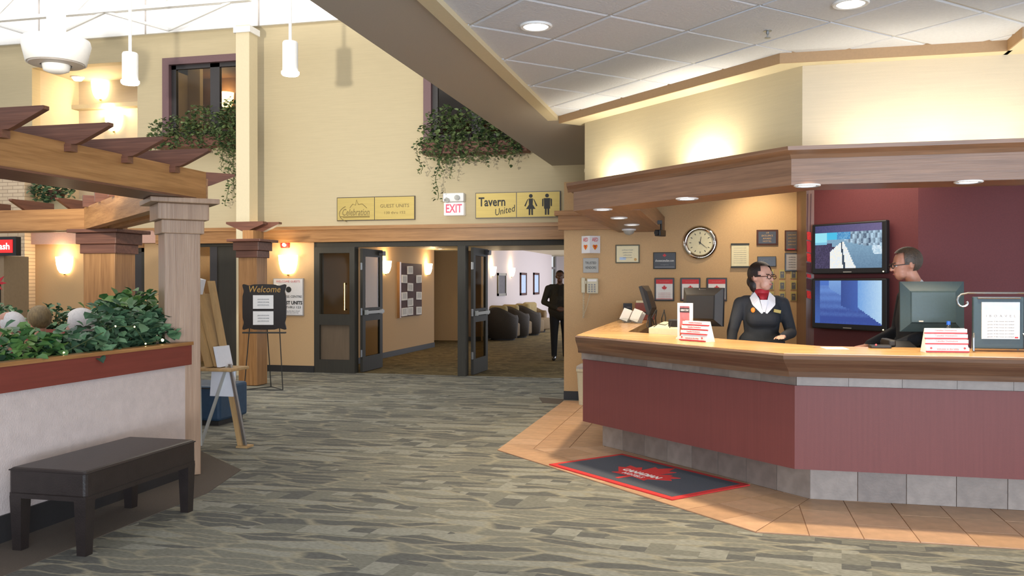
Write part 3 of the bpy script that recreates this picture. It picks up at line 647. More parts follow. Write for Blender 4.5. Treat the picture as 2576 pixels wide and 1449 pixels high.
sconce((-8.86, BW+1.4, 1.8), 0, 'glowing wall sconce seen through the dark entry by the easel', 1.1, 7)
sconce((-6.6, 16.55, 1.83), 90, 'glowing corridor sconce to the left of the brochure board', 1.0, 9)
sconce((-6.6, 19.1, 1.83), 90, 'glowing corridor sconce to the right of the brochure board', 1.0, 8)
sconce((-6.1, 23.0, 1.83), 90, 'glowing lounge sconce left of the dark framed picture', 1.0, 8)
sconce((-6.1, 25.2, 1.83), 90, 'glowing lounge sconce right of the dark framed picture', 1.0, 8)
sconce((-11.75, 14.8, 5.25), 0, 'very bright upper sconce, the higher one in the left recess', 1.3, 60)
sconce((-11.45, 14.8, 4.62), 0, 'very bright lower sconce under the ledge of the left recess', 1.3, 50)
sconce((-10.0, 16.4, 5.3), 0, 'glowing sconce seen through the upper left window', 1.2, 14)
t = thing('ceiling_lamp', 'small bright lamp under the top of the left recess', 'light', (-11.95, 14.4, 5.36))
MB().lathe([(.1, .05), (.1, .02), (.07, -.02), (.0001, -.03)], (-11.95, 14.4, 5.37), 20).build('lens', 'lamp_glass', t, smooth=True)
MB().lathe([(.12, .05), (.12, .035), (.1, .03)], (-11.95, 14.4, 5.37), 20, caps=False).build('rim', 'white_paint', t)
for i, (x, y, lb) in enumerate(((-6.2, 16.2, 'small recessed corridor lamp left of the brochure board'), (-6.2, 18.9, 'small recessed corridor lamp right of the brochure board'))):
    t = thing('recessed_lamp', lb, 'light', (x, y, 2.262), 'corridor ceiling lamps')
    MB().lathe([(.06, .0), (.1, .002), (.1, -.004), (.06, -.006)], (x, y, 2.266), 20, caps=False).build('trim_ring', 'white_paint', t); MB().lathe([(.06, 0), (.0001, .002)], (x, y, 2.263), 20).build('lens', 'lamp_white', t)

# ================================================================== PENDANTS, AIR DRUM, ROOF JOISTS
def pendant(x, y, z0, z1, lb):
    t = thing('pendant_lamp', lb, 'pendant lamp', (x, y, z0), 'white cylinder pendants')
    h = z1-z0; r = .104
    MB().lathe([(r*.9, h), (r, h-.02), (r, .05), (r*.93, .045), (r*.93, h-.03)], (x, y, z0), 28).build('shade', 'white_paint', t, smooth=False)
    MB().tube([(x, y, z1-.01), (x, y, 7.2)], .022, 10).build('stem', 'white_paint', t)
    MB().lathe([(r*.95, .06), (r*1.16, .05), (r*1.16, .02), (r*1.0, 0), (.0001, 0)], (x, y, z0), 28).build('lens', 'lamp_white', t)
    lamp('pendant_spot', 'SPOT', (x, y, z0-.03), 90, (1, .93, .8), (x, y, 0), spot_size=math.radians(100), spot_blend=.7, shadow_soft_size=.1)
pendant(-7.88, 10.5, 4.21, 4.64, 'white cylinder pendant lamp nearer the drum, left of the cream column')
pendant(-5.75, 11.0, 4.33, 4.79, 'white cylinder pendant lamp right of the cream column')
dr_ = thing('drum_diffuser', 'wide white drum fixture hanging at top left under the joists', 'drum fixture', (-8.2, 9.5, 4.15))
MB().lathe([(.30, .43), (.39, .40), (.405, .34), (.35, .10), (.33, .10), (.37, .32), (.28, .40)], (-8.2, 9.5, 4.17), 40, caps=False).build('bowl', 'white_paint', dr_, smooth=True)
MB().lathe([(.335, .12), (.32, .085), (.19, .075), (.18, .12)], (-8.2, 9.5, 4.17), 36).build('ring', 'sign_grey', dr_)
MB().lathe([(.18, .17), (.15, .03), (.075, 0), (.0001, 0)], (-8.2, 9.5, 4.15), 28).build('cone', 'white_paint', dr_, smooth=True)
MB().lathe([(.11, .78), (.11, .40), (.09, .36)], (-8.2, 9.5, 4.17), 24).build('neck', 'lamp_white', dr_)
MB().tube([(-8.2, 9.5, 4.9), (-8.2, 9.5, 7.2)], .025, 10).build('stem', 'white_paint', dr_)
def joist(y, x0, x1, zt, zb, n, lb):
    t = thing('roof_joist', lb, 'joist', ((x0+x1)/2, y, zb), 'white open-web roof joists')
    MB().box(x0, y-.05, zt-.05, x1, y-.012, zt+.02).box(x0, y+.012, zt-.05, x1, y+.05, zt+.02).build('top_chord', 'white_paint', t)
    MB().box(x0, y-.05, zb-.03, x1, y-.012, zb+.03).box(x0, y+.012, zb-.03, x1, y+.05, zb+.03).build('bottom_chord', 'white_paint', t)
    d = (x1-x0)/n
    for i in range(n):
        a = x0+i*d
        MB().tube([(a, y, zb), (a+d/2, y, zt)], .02, 8).build('web_rod', 'white_paint', t); MB().tube([(a+d/2, y, zt), (a+d, y, zb)], .02, 8).build('web_rod', 'white_paint', t)
joist(12.98, -14.2, -7.5, 6.78, 6.12, 4, 'white open-web roof joist resting on the cream column')
joist(10.6, -14.2, -3.0, 6.9, 6.3, 8, 'white open-web roof joist nearer the camera than the cream column')
for x, lb in ((-9.0, 'white slanting bridging brace, right one under the joist at top left'), (-11.4, 'white slanting bridging brace, left one under the joist at top left')):
    br = tag(MB().tube([(x-1.2, 12.98, 6.1), (x, 12.98, 5.72), (x+1.15, 12.98, 6.1)], .03, 8).build('bridging_brace', 'white_paint'), lb, 'brace', 'bridging braces')
roof = struct(MB().box(-16, 12.2, 7.3, -2.6, BW+.2, 7.4).box(-16, 8.4, 7.3, -2.6, 8.7, 7.4).box(-16, 4, 7.3, -2.6, 4.4, 7.4).build('ceiling_roof', 'white_paint'))
for x in (-14, -11, -8, -5): MB().box(x-.06, 4, 7.28, x+.06, 12.3, 7.4).build('glazing_bar', 'white_paint', roof)

# ================================================================== PERGOLA
def pcol(x0, x1, y0, y1, zt, lb, rot=0):
    t = thing('pergola_column', lb, 'column', ((x0+x1)/2, (y0+y1)/2, 0), None)
    T = frame((x0+x1)/2, (y0+y1)/2, 0, rot); hx, hy = (x1-x0)/2, (y1-y0)/2; cm = 'rosewood_x' if not rot else 'column_oak'
    def sq(d, z0, z1, b=0): return MB(T).bbox(-hx-d, -hy-d, z0, hx+d, hy+d, z1, .006)
    sq(0, .006, zt-.25).build('shaft', 'oak_z' if not rot else 'column_oak', t)
    sq(.025, zt-.27, zt-.165).build('lower_capital', cm, t)
    sq(.055, zt-.165, zt-.04).build('capital', cm, t)
    sq(.12, zt-.04, zt).build('abacus', cm, t)
    return t
pcol(-4.155-.1325, -4.155+.1325, 6.12-.1325, 6.12+.1325, 2.15, 'large square pale oak column at the end of the white half wall', 45)
pcol(-6.99, -6.58, 8.5, 8.85, 2.10, 'brown oak pergola column rising behind the planter leaves')
pcol(-6.90, -6.6, 11.6, 11.9, 2.14, 'brown oak column behind the black welcome sign')
pg = thing('pergola', 'oak pergola with dark red slanted rafter tails over the planter seating', 'pergola', (-5.5, 6, 2.16))
MB().box(-4.12, .5, 2.165, -4.02, 6.28, 2.385).build('beam', 'oak_y', pg); MB().box(-4.36, .5, 2.165, -4.26, 6.2, 2.385).build('beam', 'oak_y', pg)
MB().box(-4.40, .5, 2.152, -3.99, 6.1, 2.166).build('soffit_board', 'rosewood_y', pg)
dgT = frame(-4.16, 6.22, 0, 138.5)
MB(dgT).box(0, -.17, 2.10, 3.55, -.07, 2.34).build('beam', 'oak_diag', pg); MB(dgT).box(0, .07, 2.10, 3.55, .17, 2.34).build('beam', 'oak_diag', pg)
MB().box(-14, 8.55, 2.10, -6.72, 8.65, 2.34).build('beam', 'oak_x', pg); MB().box(-14, 8.8, 2.10, -6.72, 8.9, 2.34).build('beam', 'oak_x', pg)
def rafter(T, l0, l1, z0, m):
    """along local x from l0 to l1 with a slanted tail at l1"""
    b = MB(T); b.vprism([(l0, z0), (l1-.24, z0), (l1-.20, z0+.015), (l1, z0+.105), (l1, z0+.125), (l0, z0+.125)], -.022, .022)
    o = b.build('rafter', m, pg); MB(T).box(l1-.36, -.03, z0-.045, l1-.27, .03, z0+.0).build('notch_block', m, o)
for k in range(11): rafter(frame(-5.3, 5.83-.54*k, 0, 0), 0, 1.6, 2.37, 'rosewood_x')
for k in range(5): rafter(frame(-4.55-.52*k, 6.56+.46*k, 0, 48.5), -.22, .55, 2.33, 'rosewood_diag')
for k in range(7): rafter(frame(-7.25-.62*k, 8.7, 0, -90), -.35, .3, 2.33, 'rosewood_y')
rafter(frame(-6.79, 11.75, 0, 180), -.1, .34, 2.14, 'rosewood_x') if False else None
t3 = thing('rafter_pair', 'two dark red slanted rafter tails on the column behind the welcome sign', 'rafters', (-6.75, 11.75, 2.14))
for a, dx, dy in ((0, 0, -.05), (180, 0, .12)):
    MB(frame(-6.75+(.1 if a else -.1), 11.75+dy, 0, a)).vprism([(-.02, 2.26), (.06, 2.26), (.32, 2.36), (.32, 2.40), (-.28, 2.40), (-.28, 2.37)], -.05, .05).build('rafter_tail', 'rosewood_x', t3)
MB().prism([(-6.83, 11.6), (-6.66, 11.6), (-6.66, 11.9), (-6.83, 11.9)], 2.14, 2.27).build('post', 'oak_z', t3)

# ================================================================== HALF WALL, PLANTERS
hw = struct(MB().prism([(-4.05, -1), (-4.05, 6.12), (-4.12, 6.12), (-4.12, -1)], 0, .9).build('wall_half', 'half_wall_vinyl'))
MB().box(-4.05, -1, .0, -4.035, 6.12, .16).build('base_strip', 'dark_base', hw)
MB().box(-4.075, -1, .868, -4.015, 6.12, 1.02).build('trim_board', 'red_trim', hw)
MB().box(-4.09, -1, 1.02, -4.005, 6.12, 1.045).build('cap_rail', 'oak_y', hw)
MB().box(-4.58, -1, 0, -4.5, 6.12, 1.0).build('rear_panel', 'half_wall_vinyl', hw)
MB().box(-4.50, -1, .9, -4.1, 6.12, .99).build('soil', 'soil', hw)
hd2 = struct(MB(dgT).box(.25, .12, 0, 3.4, .2, .95).build('wall_half_diagonal', 'half_wall_vinyl'))
MB(dgT).box(.45, -.16, .86, 3.4, .12, .95).build('soil', 'soil', hd2); MB(dgT).box(.55, -.24, 0, 3.4, -.16, .98).build('front_panel', 'half_wall_vinyl', hd2)
hd3 = struct(MB().box(-14, 8.82, 0, -7.0, 8.9, .95).build('wall_half_rear', 'half_wall_vinyl'))
MB().box(-14, 8.45, .85, -7.0, 8.82, .94).build('soil', 'soil', hd3); MB().box(-14, 8.38, 0, -7.0, 8.45, .98).build('front_panel', 'red_trim', hd3)

def leaves(pts, size, m, name, parent, up=.5, lobes=False, seed=1):
    """one folded leaf per point"""
    rnd = random.Random(seed); V, F = [], []
    for (x, y, z) in pts:
        s = size*rnd.uniform(.65, 1.2); yaw = rnd.uniform(0, 2*PI); pit = rnd.uniform(-.9, .7); rol = rnd.uniform(-.6, .6)
        R = Matrix.Rotation(yaw, 3, 'Z') @ Matrix.Rotation(pit, 3, 'Y') @ Matrix.Rotation(rol, 3, 'X'); n = len(V)
        wd = .42
        q = [(0, 0, 0), (.35*s, wd*s, .10*s), (.75*s, wd*.8*s, .07*s), (1.05*s, 0, -.12*s), (.75*s, -wd*.8*s, .07*s), (.35*s, -wd*s, .10*s), (.5*s, 0, 0)]
        for p in q:
            p = R @ Vector(p); V.append((x+p.x, y+p.y, z+p.z))
        F += [(n, n+6, n+1), (n+1, n+6, n+2), (n+2, n+6, n+3), (n+3, n+6, n+4), (n+4, n+6, n+5), (n+5, n+6, n)]
    return stuff(MB().add(V, F).build(name, m, parent))
def blob(rnd, c, r, n):
    out = []
    while len(out) < n:
        p = Vector((rnd.uniform(-1, 1), rnd.uniform(-1, 1), rnd.uniform(-1, 1)))
        if .35 < p.length < 1: out.append((c[0]+p.x*r[0], c[1]+p.y*r[1], c[2]+p.z*r[2]))
    return out
def bush(c, r, n, m, lb, size=.085, seed=1, zb=.985):
    rnd = random.Random(seed); t = thing('potted_bush', lb, 'plant', (c[0], c[1], zb), 'leafy planter bushes')
    pts = blob(rnd, c, r, n)
    pts = [(x, y, max(z, zb+.02)) for x, y, z in pts]
    leaves(pts, size, m, 'foliage', t, seed=seed)
    b = MB()
    for k in range(7):
        a = rnd.uniform(0, 6.28); b.tube([(c[0]+.03*math.cos(a), c[1]+.03*math.sin(a), zb-.01), (c[0]+r[0]*.3*math.cos(a), c[1]+r[1]*.3*math.sin(a), (zb+c[2])/2), (c[0]+r[0]*.6*math.cos(a), c[1]+r[1]*.6*math.sin(a), c[2]+r[2]*.4)], .006, 5)
    b.build('stems', 'stem_green', t)
bush((-4.30, 4.05, 1.05), (.24, .42, .14), 260, 'leaf_dark', 'dark green leafy bush at the left edge of the picture', .085, 1)
bush((-4.28, 4.62, 1.06), (.24, .32, .17), 280, 'leaf_bright', 'bright green bush in the planter in front of the brown-haired head', .085, 2)
bush((-4.26, 5.12, 1.05), (.24, .30, .14), 260, 'leaf_dark', 'dark blue-green bush spilling over the planter rail below the white-haired head', .095, 3)
bush((-4.32, 5.62, 1.16), (.22, .32, .20), 300, 'leaf_dark', 'leafy bush with fairy lights right of the white-haired head', .085, 4)
bush((-4.30, 5.92, 1.13), (.22, .20, .16), 220, 'leaf_dark', 'dark rounded bush against the big oak column', .1, 5)
bush((-4.75, 6.35, 1.24), (.30, .28, .20), 300, 'leaf_bright', 'tall light green bush on the corner planter left of the oak column', .1, 6, .95)
bush((-5.25, 6.85, 1.18), (.34, .3, .18), 260, 'leaf_bright', 'light green bush behind the white-haired head', .09, 7, .95)
for k, (x, lb) in enumerate(((-7.5, 'dark bush on the rear planter beside the far oak column'), (-8.3, 'dark bush on the rear planter behind the brown-haired head'), (-9.1, 'dark bush on the rear planter left of the brown-haired head'), (-10.0, 'dark bush on the rear planter at the left edge'))):
    bush((x, 8.62, 1.08), (.36, .2, .17), 220, 'leaf_dark', lb, .085, 20+k, .94)
lp = [(-4.06, 5.77, 1.075), (-4.08, 5.6, 1.06), (-4.06, 5.45, 1.19), (-4.1, 5.3, 1.2), (-4.05, 4.75, 1.06)]
fl = thing('fairy_lights', 'string of tiny yellow fairy lights among the planter leaves', 'string lights', lp[0])
MB().tube(lp, .003, 5).build('cord', 'stem_green', fl)
for k, q in enumerate(lp): MB().ell(q, (.011 if k == 0 else .006,)*3, 10, 6).build('bulb', 'fairy_bulb', fl)

# ivy boxes under the upper windows
def ivybox(x0, x1, z, n, trail, lb, seed, clumps):
    rnd = random.Random(seed); t = thing('ivy_window_box', lb, 'plant', ((x0+x1)/2, BW-.2, z-.2))
    MB().box(x0, BW-.34, z-.18, x1, BW-.06, z).build('box', 'terracotta', t)
    pts = [(rnd.uniform(x0-.05, x1+.05), BW-.36+rnd.uniform(-.05, .03), z-rnd.uniform(-.05, .2)) for _ in range(260)]
    for cx, rx, rz, k in clumps: pts += blob(rnd, (cx, BW-.30, z+rz*.25), (rx, .24, rz), k)
    leaves(pts, .07, 'ivy', 'foliage', t, seed=seed)
    tp = []; b = MB()
    for (cx, ln) in trail:
        x = cx; path = []
        for s in range(int(ln/.035)):
            x += rnd.uniform(-.025, .025); zz = z-.035*s; path.append((x, BW-.36+rnd.uniform(-.02, .02), zz))
            for _ in range(2): tp.append((x+rnd.uniform(-.05, .05), BW-.37+rnd.uniform(-.05, .04), zz+rnd.uniform(-.02, .02)))
        b.tube(path, .005, 4)
    leaves(tp, .055, 'ivy', 'trailing_leaves', t, seed=seed+1); b.build('vines', 'stem_green', t)
ivybox(-9.55, -7.8, 4.0, 0, [(-8.05, 1.25), (-7.98, .95), (-8.2, .7), (-7.9, 1.1), (-8.1, .5), (-9.3, .25)], 'trailing ivy in terracotta box under the upper left window', 31, ((-9.1, .55, .28, 420), (-8.6, .35, .42, 380), (-8.08, .3, .40, 420), (-8.05, .25, .5, 260)))
ivybox(-4.65, -2.95, 3.72, 0, [(-4.72, .55), (-4.35, .55), (-4.28, .95), (-4.1, .6), (-3.9, .4), (-3.7, .3), (-3.4, .3), (-3.15, .45), (-3.05, .3), (-4.6, .3), (-3.55, .45)], 'thick trailing ivy in window box under the beige bulkhead', 41, ((-4.3, .4, .48, 520), (-3.85, .45, .45, 520), (-3.35, .45, .40, 460), (-3.1, .2, .3, 200)))
iv = thing('hanging_ivy', 'small clump of ivy glimpsed over the pergola beam at left', 'plant', (-11.83, 13.7, 3.0))
MB().lathe([(.12, 0), (.17, .18), (.15, .18), (.1, .02)], (-11.83, 13.69, 3.0), 16).build('pot', 'terracotta', iv)
leaves(blob(random.Random(5), (-11.83, 13.58, 3.2), (.48, .26, .26), 330), .1, 'leaf_dark', 'foliage', iv, seed=8)

# ================================================================== BENCH
bn = thing('bench', 'dark leather bench with four square legs beside the white half wall', 'bench', (-3.65, 4.65, 0))
MB().bbox(-3.885, 4.13, .315, -3.385, 5.16, .47, .018).build('seat', 'black_leather', bn, smooth=False)
MB().box(-3.882, 4.133, .30, -3.388, 5.157, .33).build('apron', 'black_leather', bn)
MB().tube([(-3.884, 4.131, .456), (-3.386, 4.131, .456), (-3.386, 5.159, .456), (-3.884, 5.159, .456), (-3.884, 4.131, .456)], .004, 6).build('piping', 'black_leather', bn)
for x in (-3.845, -3.425):
    for y in (4.17, 5.12):
        b = MB(); b.rings([[(x-.038, y-.038, .31), (x+.038, y-.038, .31), (x+.038, y+.038, .31), (x-.038, y+.038, .31)], [(x-.028, y-.028, .0), (x+.028, y-.028, 0), (x+.028, y+.028, 0), (x-.028, y+.028, 0)]]).build('leg', 'black_leather', bn)

# ================================================================== EASELS, OTTOMAN, WELCOME SIGN
ez = thing('wooden_easel', 'wooden easel holding boards edge-on beside the oak column', 'easel', (-4.5, 7.3, 0))
MB().tube([(-4.62, 7.12, .02), (-4.78, 7.32, 1.50)], .018, 6).build('leg', 'silver_plastic', ez)
b = MB(); 
def bar(b, p, q, wx, wy):
    p, q = Vector(p), Vector(q); R = []
    for c in (p, q): R.append([(c.x-wx, c.y-wy, c.z), (c.x+wx, c.y-wy, c.z), (c.x+wx, c.y+wy, c.z), (c.x-wx, c.y+wy, c.z)])
    return b.rings(R)
bar(MB(), (-4.29, 7.26, .01), (-4.66, 7.36, 1.52), .022, .03).build('leg', 'pale_wood', ez)
bar(MB(), (-4.68, 7.22, .01), (-4.42, 7.24, .74), .012, .012).build('leg', 'silver_plastic', ez)
bar(MB(), (-4.245, 7.25, .02), (-4.38, 7.22, .76), .012, .014).build('metal_edge', 'steel', ez)
MB(frame(-4.52, 7.3, .70, 0)).bbox(-.16, -.2, 0, .22, .12, .028, .008).build('ledge', 'pale_wood', ez)
MB().box(-4.31, 7.2, -0, -4.2, 7.32, .018).build('foot', 'pale_wood', ez)
def slab(b, x0, x1, lean, z0, z1, y0, y1):
    return b.rings([[(x0, y0, z0), (x1, y0, z0), (x1, y1, z0), (x0, y1, z0)], [(x0-lean, y0, z1), (x1-lean, y0, z1), (x1-lean, y1, z1), (x0-lean, y1, z1)]])
slab(MB(), -4.60, -4.54, .20, .735, 1.45, 7.16, 7.36).build('board', 'pale_wood', ez)
slab(MB(), -4.53, -4.50, .20, .735, 1.40, 7.2, 7.40).build('board', 'pale_wood', ez)
slab(MB(), -4.475, -4.445, .04, .735, .92, 7.16, 7.38).build('board', 'board_white', ez)
MB(frame(-4.74, 7.2, 1.46, 0)).box(-.07, -.03, -.05, .07, .06, .09, Matrix.Rotation(.25, 4, 'Y')).build('top_clamp', 'board_white', ez)
slab(MB(), -4.60, -4.36, -.02, .46, .71, 7.24, 7.26).build('lower_sheet', 'board_white', ez)
ot = thing('ottoman', 'square blue vinyl ottoman standing behind the wooden easel', 'ottoman', (-5.42, 8.5, 0))
MB().bbox(-5.72, 8.24, .05, -5.12, 8.80, .42, .03).build('seat', 'blue_vinyl', ot, smooth=False)
MB().box(-5.68, 8.28, .0, -5.16, 8.76, .06).build('plinth', 'dark_base', ot); MB().box(-5.72, 8.232, .39, -5.12, 8.242, .40).build('seam', 'ink', ot)

we = thing('welcome_sign', 'black scalloped Welcome board with two white sheets on a thin stand', 'sign', (-6.25, 11.2, 0))
sc_pts = []
hwid, hh = .33, .345
for k in range(64):
    t_ = 2*PI*k/64; c, s = math.cos(t_), math.sin(t_)
    x = (abs(c)**.32)*(1 if c > 0 else -1); z = (abs(s)**.32)*(1 if s > 0 else -1)
    wv = 1+.035*math.cos(8*t_)+.10*(abs(math.sin(2*t_))**3)-.05
    sc_pts.append((x*hwid*wv*.94, z*hh*wv*.94))
TW = frame(-6.255, 11.2, 1.165, 14)
MB(TW).vprism(sc_pts, -.015, .015).build('board', 'plaque_black', we)
text('Welcome', .13, TW @ frame(0, -.016, .245), 'gold_ink', we, width=.44, shear=.2)
for z in (.07, -.155):
    o = MB(TW).box(-.155, -.022, z-.095, .13, -.016, z+.095).build('sheet', 'paper', we)
    for k in range(3): text('conference room meeting' if k % 2 else 'guest welcome party', .02, TW @ frame(-.01, -.024, z+.04-.04*k), 'grey_ink', we, name='printing', width=.16)
MB(TW).tube([(-.18, .03, 1.3-1.165), (-.27, -.06, -1.16)], .008, 6).build('leg', 'ink', we); MB(TW).tube([(.18, .03, 1.3-1.165), (.27, -.06, -1.16)], .008, 6).build('leg', 'ink', we)
MB(TW).tube([(0, .03, 1.3-1.165), (0, .34, -1.16)], .008, 6).build('leg', 'ink', we)
MB(TW).box(-.3, -.04, -.37, .3, .02, -.35).build('rest', 'ink', we); MB(TW).tube([(-.27, -.06, -1.155), (.27, -.06, -1.155), (0, .34, -1.155), (-.27, -.06, -1.155)], .006, 6).build('foot_wire', 'ink', we)

# ================================================================== SIGNS ON THE BACK WALL
def brass_sign(x0, x1, z0, z1, lb):
    t = thing('brass_sign', lb, 'sign', ((x0+x1)/2, BW, z0)); m = x0+(x1-x0)*.49
    MB().box(x0, BW-.03, z0, x1, BW, z1).build('backing', 'plaque_dark', t)
    MB().box(x0+.012, BW-.036, z0+.012, m-.006, BW-.03, z1-.012).build('plate', 'brass', t); MB().box(m+.006, BW-.036, z0+.012, x1-.012, BW-.03, z1-.012).build('plate', 'brass', t)
    return t, (x0+m)/2, (m+x1)/2, (z0+z1)/2
t, a, b_, zc = brass_sign(-6.25, -4.88, 2.53, 2.92, 'brass sign with Celebration logo and guest units lettering above the doors')
text('Celebration', .16, frame(a, BW-.037, zc-.06), 'engraving', t, width=.48, shear=.25)
ar = MB()
ar.tube([(a+.27*math.cos(u)-.02, BW-.037, zc-.08+.15*math.sin(u)) for u in [2.2+k*.22 for k in range(10)]], .006, 5)
ar.tube([(a-.28, BW-.037, zc-.125), (a+.25, BW-.037, zc-.125)], .005, 5).tube([(a-.22, BW-.037, zc-.14), (a+.25, BW-.037, zc-.14)], .004, 5)
ar.tube([(a-.1, BW-.037, zc+.02), (a-.05, BW-.037, zc+.08), (a, BW-.037, zc+.06), (a+.02, BW-.037, zc+.15), (a+.05, BW-.037, zc+.07), (a+.12, BW-.037, zc+.08), (a+.2, BW-.037, zc+.01)], .005, 5)
ar.build('flourish', 'engraving', t)
text('GUEST UNITS', .08, frame(b_, BW-.037, zc+.035), 'engraving', t, width=.5); text('130 thru 152', .06, frame(b_, BW-.037, zc-.075), 'engraving', t, width=.36)
t, a, b_, zc = brass_sign(-3.86, -2.48, 2.53, 2.94, 'brass sign with Tavern United lettering and restroom figures')
text('Tavern', .2, frame(a-.06, BW-.037, zc+.05), 'ink', t, width=.44, bold=.004); text('United', .15, frame(a+.14, BW-.037, zc-.09) @ Matrix.Rotation(-.2, 4, 'Y'), 'ink', t, width=.34, shear=.3)
fg = MB()
for cx, fem in ((b_-.12, 1), (b_+.14, 0)):
    fg.lathe([(.0001, -.002), (.03, -.002), (.03, .002), (.0001, .002)], (cx, BW-.038, zc+.135), 14, axis='y')
    if fem:
        fg.vprism([(cx-.035, zc+.095), (cx+.035, zc+.095), (cx+.03, zc+.0), (cx+.075, zc-.07), (cx-.075, zc-.07), (cx-.03, zc+.0)], BW-.04, BW-.036)
        for s in (-1, 1): fg.vprism([(cx+s*.04, zc+.09), (cx+s*.055, zc+.08), (cx+s*.105, zc-.02), (cx+s*.085, zc-.03)], BW-.04, BW-.036)
    else:
        fg.vprism([(cx-.05, zc+.095), (cx+.05, zc+.095), (cx+.048, zc-.07), (cx-.048, zc-.07)], BW-.04, BW-.036)
        for s in (-1, 1): fg.vprism([(cx+s*.056, zc+.092), (cx+s*.078, zc+.08), (cx+s*.078, zc-.03), (cx+s*.058, zc-.03)], BW-.04, BW-.036)
    for s in (-1, 1): fg.vprism([(cx+s*.006, zc-.07), (cx+s*.034, zc-.07), (cx+s*.034, zc-.165), (cx+s*.008, zc-.165)], BW-.04, BW-.036)
fg.build('restroom_figures', 'ink', t)
t = thing('exit_sign', 'white box EXIT sign with red letters on the tan wall', 'exit sign', (-4.2, BW, 2.58))
MB().bbox(-4.365, BW-.11, 2.58, -4.03, BW, 2.79, .012).build('box', 'exit_face', t); MB().bbox(-4.38, BW-.12, 2.80, -4.03, BW, 2.94, .015).build('lamp_housing', 'white_paint', t)
for dx in (-.1, .07):
    MB().lathe([(.02, .0), (.042, -.03), (.042, -.045), (.0001, -.04)], (-4.2+dx, BW-.12, 2.86 if dx > 0 else 2.82), 14, axis='y').build('emergency_lamp', 'silver_plastic', t)
text('EXIT', .19, frame(-4.197, BW-.1115, 2.685), 'exit_red', t, width=.27, bold=.004)
t = thing('notice_sign', 'white wall notice with guest unit lettering behind the welcome sign', 'sign', (-7.13, BW, .95))
MB().box(-7.42, BW-.025, .95, -6.86, BW, 1.58).build('frame', 'sign_grey', t); MB().box(-7.405, BW-.03, .965, -6.875, BW-.025, 1.565).build('face', 'sign_white', t)
text('WELCOME GUESTS', .05, frame(-7.14, BW-.031, 1.525), 'pale_red_ink', t, width=.44)
MB().lathe([(.028, -.001), (.05, -.001), (.05, .001), (.028, .001)], (-7.13, BW-.031, 1.39), 20, axis='y').build('emblem', 'ink', t)
text('FITNESS CENTRE', .055, frame(-7.1, BW-.031, 1.27), 'ink', t, width=.42); text('GUEST UNITS', .08, frame(-7.1, BW-.031, 1.165), 'ink', t, width=.44, bold=.003)
text('101 THRU 123', .055, frame(-7.1, BW-.031, 1.09), 'ink', t, width=.38); text('please keep this door closed', .03, frame(-7.1, BW-.031, 1.03), 'grey_ink', t, width=.34); text('after hours use room key', .03, frame(-7.1, BW-.031, 1.0), 'grey_ink', t, width=.3)
t = thing('fire_alarm', 'small red fire alarm above the sconce left of the doors', 'fire alarm', (-7.2, BW, 2.1))
MB().bbox(-7.27, BW-.05, 2.09, -7.12, BW, 2.2, .012).build('body', 'alarm_red', t); MB().lathe([(.035, 0), (.03, -.03), (.0001, -.035)], (-7.195, BW-.05, 2.145), 16, axis='y').build('strobe', 'white_paint', t)
t = thing('cash_sign', 'lit red Cash sign in a black box at the left edge', 'sign', (-11.0, 11.4, 1.92))
MB().box(-11.35, 11.35, 1.92, -10.53, 11.45, 2.21).build('box', 'black_plastic', t); MB().box(-11.3, 11.343, 1.965, -10.59, 11.35, 2.165).build('face', 'cash_red', t)
text('Cash', .14, frame(-10.79, 11.342, 2.06), 'cash_white', t, width=.30, bold=.003)
MB().box(-11.3, 11.4, 0, -10.8, 11.9, 1.92).build('cabinet', 'atm_panel', t); MB().box(-11.25, 11.385, 1.2, -10.86, 11.4, 1.5).build('display', 'black_plastic', t)
t = thing('poinsettia', 'red flower at the left edge rising from the rear planter', 'flower', (-8.22, 8.6, .945))
for k in range(9):
    a_ = k*.7; MB(frame(-8.22, 8.6, 1.5)).vprism([(0, 0), (.06*math.cos(a_-.3), .06*math.sin(a_-.3)), (.13*math.cos(a_), .13*math.sin(a_)), (.06*math.cos(a_+.3), .06*math.sin(a_+.3))], -.02-.004*k, -.016-.004*k).build('petal', 'scarf_red', t)
MB().tube([(-8.22, 8.58, 1.5), (-8.24, 8.6, 1.2), (-8.22, 8.6, .93)], .008, 6).build('stem', 'stem_green', t)
# ================================================================== CORRIDOR AND LOUNGE
t = thing('brochure_board', 'dark red board of white papers between two corridor sconces', 'notice board', (-6.58, 18.0, .9))
TBd = frame(-6.6, 17.98, 1.35, 90)
MB(TBd).box(-.68, -.05, -.56, .68, 0, .57).build('board', 'frame_wood', t)
MB(TBd).box(-.72, -.06, -.58, -.64, 0, .59).build('side_trim', 'oak_z', t)
for z, xs in ((.43, (-.1,)), (.23, (-.46, .46)), (.06, (-.1,)), (-.12, (-.46, .46)), (-.26, (-.1,)), (-.45, (-.46, -.1, .46))):
    for x in xs:
        MB(TBd).box(x-.15, -.075, z-.085, x+.15, -.05, z+.085, Matrix.Rotation(random.uniform(-.03, .03), 4, 'Y')).build('paper', 'paper', t)
        for k in range(3): MB(TBd).box(x-.11+.08*k, -.079, z-.06, x-.09+.08*k, -.0745, z+.06).build('printing', 'grey_ink', t)
